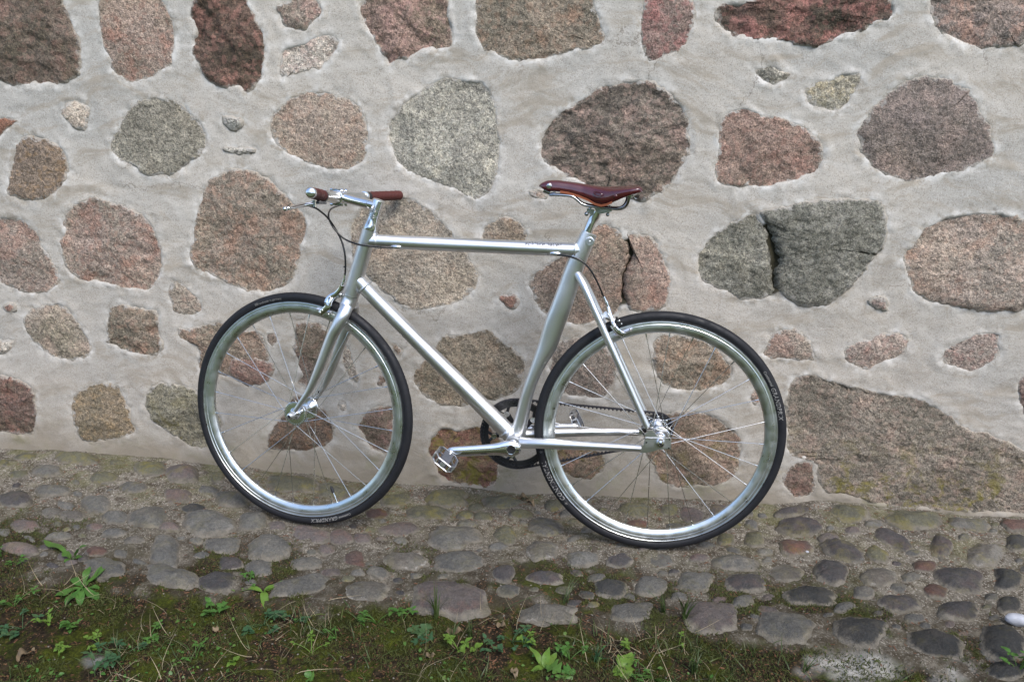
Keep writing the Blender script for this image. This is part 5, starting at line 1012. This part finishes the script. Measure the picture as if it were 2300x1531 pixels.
def rosette(u, v, label, tips, w, mat=M_LEAF, cat='weed', kind='spoon', pitch=.35):
    p = gpt(u, v); t = thing('weed', label, cat, tuple(p))
    for q in tips:
        du, dvv, pt = (q + (pitch,))[:3]; y, L = px_dir(u, v, u + du, v + dvv)
        if pt > .8: L = math.hypot(du, dvv) / (F / 1.75); y = math.atan2(-0.35, du)
        leaf_obj(t, L, w * (0.8 + 0.4 * RS.rand()), kind, y, pt, (0, 0, .002), mat, .5, .25, .7)
    return t
def sprig(u, v, label, n, spread, size_, mat=M_LEAF, h=.03, kind='ovate', cat='weed'):
    """small weed: short stems carrying pairs of little leaves"""
    p = gpt(u, v); t = thing('weed', label, cat, tuple(p))
    for i in range(n):
        a = RS.uniform(0, 2 * math.pi); size = size_ * .80; r_ = spread * math.sqrt(RS.uniform(.1, 1)); tip = np.array([r_ * math.cos(a), r_ * math.sin(a), h * RS.uniform(.4, 1)])
        stem_obj(t, [(0, 0, 0), tip * (.4, .4, .6), tip], .0008, mat)
        for k in range(RS.randint(3, 6)):
            leaf_obj(t, size * RS.uniform(.6, 1.15), size * .62, kind, a + k * 2.1 + RS.uniform(-.4, .4), RS.uniform(-.1, .6), tuple(tip - (0, 0, k * .0025)), mat, .5, .2, .5)
    return t
def tuft(u, v, label, n, hgt, spread=.4, mat=M_GRASS, w=.0032, lean=(0, 0)):
    p = gpt(u, v); t = thing('grass_tuft', label, 'grass tuft', tuple(p)); 
    for i in range(n):
        a = RS.uniform(0, 2 * math.pi); L = hgt * RS.uniform(.55, 1.1); tl = RS.uniform(.1, 1) * spread; k = 8; q = np.linspace(0, 1, k)
        dx, dy = math.cos(a) * tl + lean[0], math.sin(a) * tl + lean[1]
        P = np.stack([dx * L * q ** 1.6, dy * L * q ** 1.6, L * (q - .35 * tl * q ** 2)], 1) + np.array([RS.uniform(-.006, .006), RS.uniform(-.006, .006), 0])
        sd = np.array([-math.sin(a + .6), math.cos(a + .6), 0]) * w / 2 * RS.uniform(.6, 1.1); wd_ = (1 - q ** 2.2 * .95)[:, None]
        V = np.vstack([P - sd * wd_, P + sd * wd_]); me = mesh('blade', V, [(j, j + 1, k + j + 1, k + j) for j in range(k - 1)]); attr(me, 'rnd', np.full(len(V), RS.uniform(0, .5) ** 2)); obj('blade', me, mat, t)
    return t
rosette(162, 1252, 'upright weed with three long paddle leaves at the cobble edge, far left', [(-62, -34, .30), (34, -56, 1.05), (-2, -32, .9), (22, -4, .3), (-18, 8, .3)], .020, M_LEAF)
rosette(185, 1312, 'largest leafy weed on the left, spreading over dry roots', [(-62, 18, .2), (64, -38, .45), (40, 0, .2), (-8, 32, .15), (20, -30, .7), (-26, -12, .5), (34, 24, .15), (-40, 32, .15), (8, -20, .9), (-4, 22, .3)], .020, M_LEAF)
rosette(592, 1326, 'weed with three pale leaves lying on the flat grey slab', [(-88, -9, .15), (50, -18, .35), (4, 30, -.05), (28, -8, .3)], .017, M_LEAF2, kind='ovate')
sprig(560, 1304, 'little round leaved weed just above the flat grey slab', 4, .035, .016)
sprig(478, 1376, 'broad leaved seedling in brown moss below the left slab', 3, .025, .028, M_LEAF, .03)
sprig(592, 1396, 'low bushy weed with round blue green leaves under the front wheel side', 6, .045, .022, M_LEAF3)
sprig(664, 1392, 'small weed with rounded leaves beside the bushy blue green one', 4, .030, .020, M_LEAF3)
sprig(905, 1380, 'tall seedling with pointed leaves left of the grass tuft', 4, .040, .022, M_LEAF, .05)
sprig(846, 1390, 'thin stemmed chickweed left of the tall pointed seedling', 6, .040, .012, M_LEAF, .035)
sprig(828, 1378, 'tiny pair of leaves at the left end of the pale flat cobble', 2, .018, .012, M_LEAF)
rosette(945, 1424, 'jagged lobed dark leaf lying in front of the grass tuft', [(-26, -24, .2), (20, -26, .3), (-8, 20, .0), (30, 6, .1)], .030, M_LEAF3, kind='lobed')
tuft(978, 1376, 'tall arching grass tuft in front of the broad pink cobble', 12, .115, .55, M_GRASS, .0042)
tuft(1056, 1425, 'short pale green grass tuft right of the dry curled leaf', 14, .05, .8)
tuft(1015, 1425, 'grass tuft between the lobed leaf and the dry curled leaf', 12, .05, .9)
sprig(1150, 1424, 'clump of oval leaved weeds in the middle of the foreground', 7, .045, .018, M_LEAF3)
sprig(1112, 1450, 'low oval leaves just left of the middle clump', 4, .03, .020, M_LEAF3)
sprig(1176, 1436, 'pale oval leaves just right of the middle clump', 3, .025, .016, M_LEAF2)
sprig(1030, 1462, 'yellow green four leaved weed with one large round leaf', 5, .035, .022, M_LEAF2)
rosette(1067, 1452, 'single large pale round leaf beside the yellow green weed', [(18, -8, .4), (-10, 8, .1)], .028, M_LEAF2, kind='ovate')
rosette(1222, 1492, 'dandelion like leaves leaning left and right at the lower centre', [(-34, -36, .5), (30, -22, .5), (12, -30, .7), (-30, 4, .1)], .017, M_LEAF2, kind='ovate')
rosette(1262, 1508, 'big toothed leaf at the bottom edge of the picture', [(-34, -14, .3), (26, 14, .0), (8, 22, .0), (30, -6, .2)], .036, M_LEAF, kind='lobed')
sprig(1280, 1476, 'soft green weed above the big toothed leaf', 5, .04, .018, M_LEAF)
tuft(1340, 1470, 'dark grass tuft left of the round leaved plant', 18, .055, 1.0, M_LEAF3, .003)
rosette(1402, 1488, 'round leaved plant with large pale leaves near the bottom right', [(-26, 14, .1), (18, -24, .5), (24, 4, .2), (-14, -22, .5), (6, 24, .0)], .034, M_LEAF2, kind='ovate')
sprig(1470, 1512, 'spreading feathery weed right of the round leaved plant', 9, .06, .012, M_LEAF)
sprig(1416, 1448, 'two small bright leaves on bare soil', 2, .02, .016, M_LEAF2)
tuft(1536, 1388, 'long bladed grass tuft beside the left big cobble on the right', 12, .095, .6, M_GRASS, .0040, (.15, 0))
tuft(1490, 1372, 'low trailing grass left of the long bladed tuft', 20, .065, 1.1, M_GRASS, .0028, (-.3, 0))
tuft(1270, 1352, 'thin trailing grass stalks across the white blotched cobble', 12, .09, 1.3, M_GRASS, .0022, (.2, 0))
tuft(1130, 1365, 'long lone grass stalk leaning right on the moss', 3, .10, 1.2, M_GRASS, .0022, (1.0, 0))
tuft(1560, 1500, 'fine grass tuft at the lower right of the moss', 24, .05, .8)
tuft(1810, 1500, 'sparse grass at the foot of the ashy patch', 12, .04, 1.0)
sprig(1526, 1436, 'two tiny round leaves near the long bladed grass', 2, .018, .014, M_LEAF2)
sprig(30, 1352, 'cluster of clover like leaves at the left edge', 6, .05, .016, M_LEAF)
sprig(48, 1396, 'larger clover like clump below the left edge cluster', 7, .05, .020, M_LEAF3)
sprig(105, 1392, 'small bright weed below the largest leafy weed', 4, .03, .016, M_LEAF2)
sprig(165, 1396, 'round leaved weed right of the small bright one', 4, .03, .018, M_LEAF)
sprig(4, 1250, 'pair of pale leaves cut by the left frame edge', 3, .02, .020, M_LEAF)
sprig(40, 1260, 'small shoot left of the upright three leaved weed', 3, .02, .016, M_LEAF)
sprig(222, 1436, 'pale seedling in the moss at lower left', 4, .025, .016, M_LEAF2)
sprig(270, 1480, 'tall nettle like weed left of the big weed patch', 9, .06, .020, M_LEAF3, .05)
rosette(525, 1480, 'two stalked pale leaves standing over the bottom moss', [(0, -22, .9), (-14, 18, .0), (14, -8, .5)], .022, M_LEAF2, kind='ovate')
sprig(440, 1470, 'three small leaves on a stalk beside the stalked pale leaves', 3, .03, .014, M_LEAF)
sprig(335, 1420, 'seedling with narrow leaves left of centre moss', 5, .035, .018, M_LEAF)
rosette(692, 1520, 'single broad leaf cut by the bottom frame edge', [(0, -14, .7), (12, 2, .2)], .030, M_LEAF, kind='ovate')
sprig(2286, 1508, 'glossy bright green seedling at the lower right corner', 6, .035, .026, M_LEAF, .05)
sprig(130, 1460, 'yellowish leaf pair by the dead leaf', 3, .025, .018, M_LEAF2)
sprig(755, 1432, 'small seedling on moss right of the front wheel shadow', 3, .02, .014, M_LEAF)
sprig(700, 1462, 'scattered small leaves in bottom centre left', 4, .045, .014, M_LEAF2)
# dead leaves, flint
def dead(u, v, label, L, w, yaw, curl=.8):
    V, Fc = leaf(L, w, 'ovate', curl, .3, 12, 2.0, u); o = obj('dead_leaf', mesh('dead_leaf', xf(V, yaw, .15), Fc), M_DLEAF); o.location = tuple(gpt(u, v) + (0, 0, .004))
    o['label'] = label; o['category'] = 'dead leaf'; md = o.modifiers.new('thickness', 'SOLIDIFY'); md.thickness = .0005
dead(1160, 1114, 'curled orange brown leaf at the wall foot behind the bicycle', .05, .022, .3); dead(1184, 1118, 'twisted dry leaf touching the curled orange brown one', .045, .014, -.9)
dead(1000, 1420, 'pale rolled dead leaf in front of the grass tuft', .045, .020, .3); dead(36, 1475, 'tan dead leaf standing in the bottom left weeds', .040, .022, 1.1, .9)
dead(1114, 1402, 'small beige dead leaf on the moss in the middle', .028, .016, .1); dead(1152, 1498, 'folded dead leaf near the bottom centre', .030, .018, -1.2)
dead(955, 1478, 'pale dead leaf beside the moss cushion', .024, .014, .5); dead(486, 1418, 'tiny brown dead leaf on the left moss', .022, .013, 2.2)
b = MB(); b.sph((0, 0, 0), .019, 12, (1.0, .75, .85)); V = np.vstack(b.V); V = V * (1 + .75 * fbm(V[:, 0] * 38 + 3, V[:, 1] * 38, V[:, 2] * 38, 2, 71)[:, None])
o = obj('flint', mesh('flint', V, b.F, True, 30), M_WHITE); p = gpt(2282, 1405); o.location = tuple(p + (0, 0, .016)); o['label'] = 'white flint lump lying on the cobbles at the right edge'; o['category'] = 'stone'
b = MB(); b.sph((0, 0, 0), .0045, 8, (1.2, .8, .7)); o = obj('pebble', mesh('pebble', np.vstack(b.V), b.F), M_WHITE); p = gpt(1812, 1244); o.location = tuple(p + (0, 0, .004)); o['label'] = 'tiny white pebble in front of the reddish cobble'; o['category'] = 'pebble'

# stuff: vectorised scatter of small shapes -------------------------------------------------
def scatter(n, dens, x0=-2.15, x1=1.35, y0=-1.1, y1=0.31):
    X = RS.uniform(x0, x1, n * 4); Y = RS.uniform(y0, y1, n * 4); _, mm, p = moss_mask(X, Y); d = dens(X, Y, p, mm); k = RS.rand(len(X)) < d; X, Y = X[k][:n], Y[k][:n]
    return np.stack([X, Y, ground_h(X, Y)], 1)
def stuff(name, T, Fc, pos, scale, tilt, mat, label, cat, rnd=None, yaw=None):
    """template T repeated at pos with random yaw, tilt and scale"""
    n = len(pos); yw = RS.uniform(0, 2 * np.pi, n) if yaw is None else yaw; ty = RS.uniform(-1, 1, n) * tilt; tx = RS.uniform(-1, 1, n) * tilt; s_ = RS.uniform(scale[0], scale[1], n)
    cy, sy, cp, sp, cr, sr = np.cos(yw), np.sin(yw), np.cos(ty), np.sin(ty), np.cos(tx), np.sin(tx)
    V = T[None] * s_[:, None, None]; x, y, z = V[..., 0], V[..., 1], V[..., 2]
    y, z = y * cr[:, None] - z * sr[:, None], y * sr[:, None] + z * cr[:, None]; x, z = x * cp[:, None] + z * sp[:, None], -x * sp[:, None] + z * cp[:, None]
    x, y = x * cy[:, None] - y * sy[:, None], x * sy[:, None] + y * cy[:, None]
    V = (np.stack([x, y, z], -1) + pos[:, None]).reshape(-1, 3); Fa = (np.array(Fc)[None] + (np.arange(n) * len(T))[:, None, None]).reshape(-1, len(Fc[0]))
    me = soup(name, V, Fa, len(Fc[0])); attr(me, 'rnd', np.repeat(RS.rand(n) ** 2 * .8 if rnd is None else rnd, len(T))); o = obj(name, me, mat, None, kind='stuff'); o['label'] = label; o['category'] = cat; return o
def blade_t(L, w, bend, k=4):
    q = np.linspace(0, 1, k); P = np.stack([bend * L * q ** 1.8, 0 * q, L * (q - .3 * bend * q ** 2)], 1); s_ = (w / 2 * (1 - q ** 2 * .93))[:, None] * np.array([[0, 1, 0]])
    return np.vstack([P - s_, P + s_]), [(j, j + 1, k + j + 1, k + j) for j in range(k - 1)]
def nz(X, Y, f, s, z=0.0): return fbm(X * f, Y * f, z, 3, s)
T, Fc = blade_t(.0085, .0017, .6, 3)
stuff('moss', T, Fc, scatter(90000, lambda X, Y, p, m: np.clip(moss_mask(X, Y)[0], 0, 1) * sstep(-.26, .05, nz(X, Y, 9, 81))), (.4, 1.5), 1.0, M_MOSS, 'olive green moss cushions covering the soil', 'moss')
T, Fc = blade_t(.032, .0021, 1.1)
stuff('grass', T, Fc, scatter(5200, lambda X, Y, p, m: m * sstep(-.06, .20, nz(X, Y, 5, 82)) * np.interp(p[:, 0], [0, 500, 800, 1650, 1800], [.55, .5, .9, 1, .12])), (.4, 1.3), .7, M_GRASS, 'fine short grass blades in the foreground moss', 'grass')
T, Fc = blade_t(.055, .0015, 1.6, 6)
stuff('dry_grass', T, Fc, scatter(4200, lambda X, Y, p, m: np.clip(m * (.42 * sstep(-.05, .25, nz(X, Y, 6, 83)) + 1.0 * np.exp(-(((p[:, 0] - 160) / 75) ** 2 + ((p[:, 1] - 1300) / 45) ** 2)) + 1.0 * np.exp(-(((p[:, 0] - 1440) / 90) ** 2 + ((p[:, 1] - 1430) / 28) ** 2)) + .6 * np.exp(-(((p[:, 0] - 990) / 70) ** 2 + ((p[:, 1] - 1450) / 30) ** 2)) + .6 * np.exp(-(((p[:, 0] - 700) / 60) ** 2 + ((p[:, 1] - 1350) / 30) ** 2))), 0, 1)), (.35, 1.15), 1.45, M_DRY, 'tangled dead straw coloured grass lying on the soil', 'dead grass')
V_, F_ = leaf(.0105, .0072, 'ovate', .2, .4, 3, .3)
stuff('ground_cover', V_, F_, scatter(4200, lambda X, Y, p, m: m * np.clip(sstep(1340, 1480, p[:, 1]) * np.interp(p[:, 0], [0, 450, 700, 1700, 1800], [1.0, 1.0, .36, .30, .03]) * sstep(-.10, .20, nz(X, Y, 7, 84)) + .15 * sstep(.1, .3, nz(X, Y, 9, 85)) * (p[:, 0] < 1700), 0, 1)) + np.array([0, 0, .004]), (.45, 1.25), .6, M_LEAF, 'tiny round leaved ground cover plants', 'ground cover')
b_ = np.array([(-.5, -.08, 0), (.5, -.08, .0), (.5, .08, .03), (-.5, .08, .03), (0, 0, .12)]) * .010
stuff('litter', b_, [(0, 1, 4), (1, 2, 4), (2, 3, 4), (3, 0, 4)], scatter(7000, lambda X, Y, p, m: np.clip(.22 + .5 * sstep(.0, .3, nz(X, Y, 6, 86)) + .9 * sstep(.22, .30, Y) * (p[:, 0] > 500), 0, 1)) + np.array([0, 0, .001]), (.35, 1.3), .4, M_LITTER, 'brown needles and bark crumbs between the cobbles', 'litter')
b_ = np.array([(-.5, -.4, 0), (.5, -.4, 0), (.5, .4, 0), (-.5, .4, 0), (0, 0, .55)]) * .0042
stuff('grit', b_, [(0, 1, 4), (1, 2, 4), (2, 3, 4), (3, 0, 4)], scatter(3800, lambda X, Y, p, m: np.clip((.35 + .8 * sstep(.0, .25, nz(X, Y, 5, 87))) * (1 - .8 * m), 0, 1)), (.3, 1.2), .3, M_GRAVEL, 'pale grit and crumbs of mortar on the ground', 'grit')
# band of litter in the joint at the wall foot
# trees across the lawn behind the camera: they keep the low sky off the wall and show in the polished metal
def tree_mat():
    t = NT('tree_leaves'); c = t.mix(t.noise(1.2, 4), s2l((70, 88, 58)), s2l((104, 122, 78))); return t.fin(c, 0.8)
n = 9000; X = RS.uniform(-26, 26, n); Z = RS.uniform(0.2, 1, n) ** .9 * (3.6 + 1.2 * vnoise(X * .35, X * 0, 0 * X, 91)); Y = -15 + RS.uniform(-2.4, 2.4, n)
q_ = np.array([(-.5, 0, -.5), (.5, 0, -.5), (.5, 0, .5), (-.5, 0, .5)]) * .42
stuff('distant_trees', q_, [(0, 1, 2, 3)], np.stack([X, Y, Z], 1), (.6, 1.5), 1.0, tree_mat(), 'line of leafy trees across the lawn behind the photographer', 'trees')
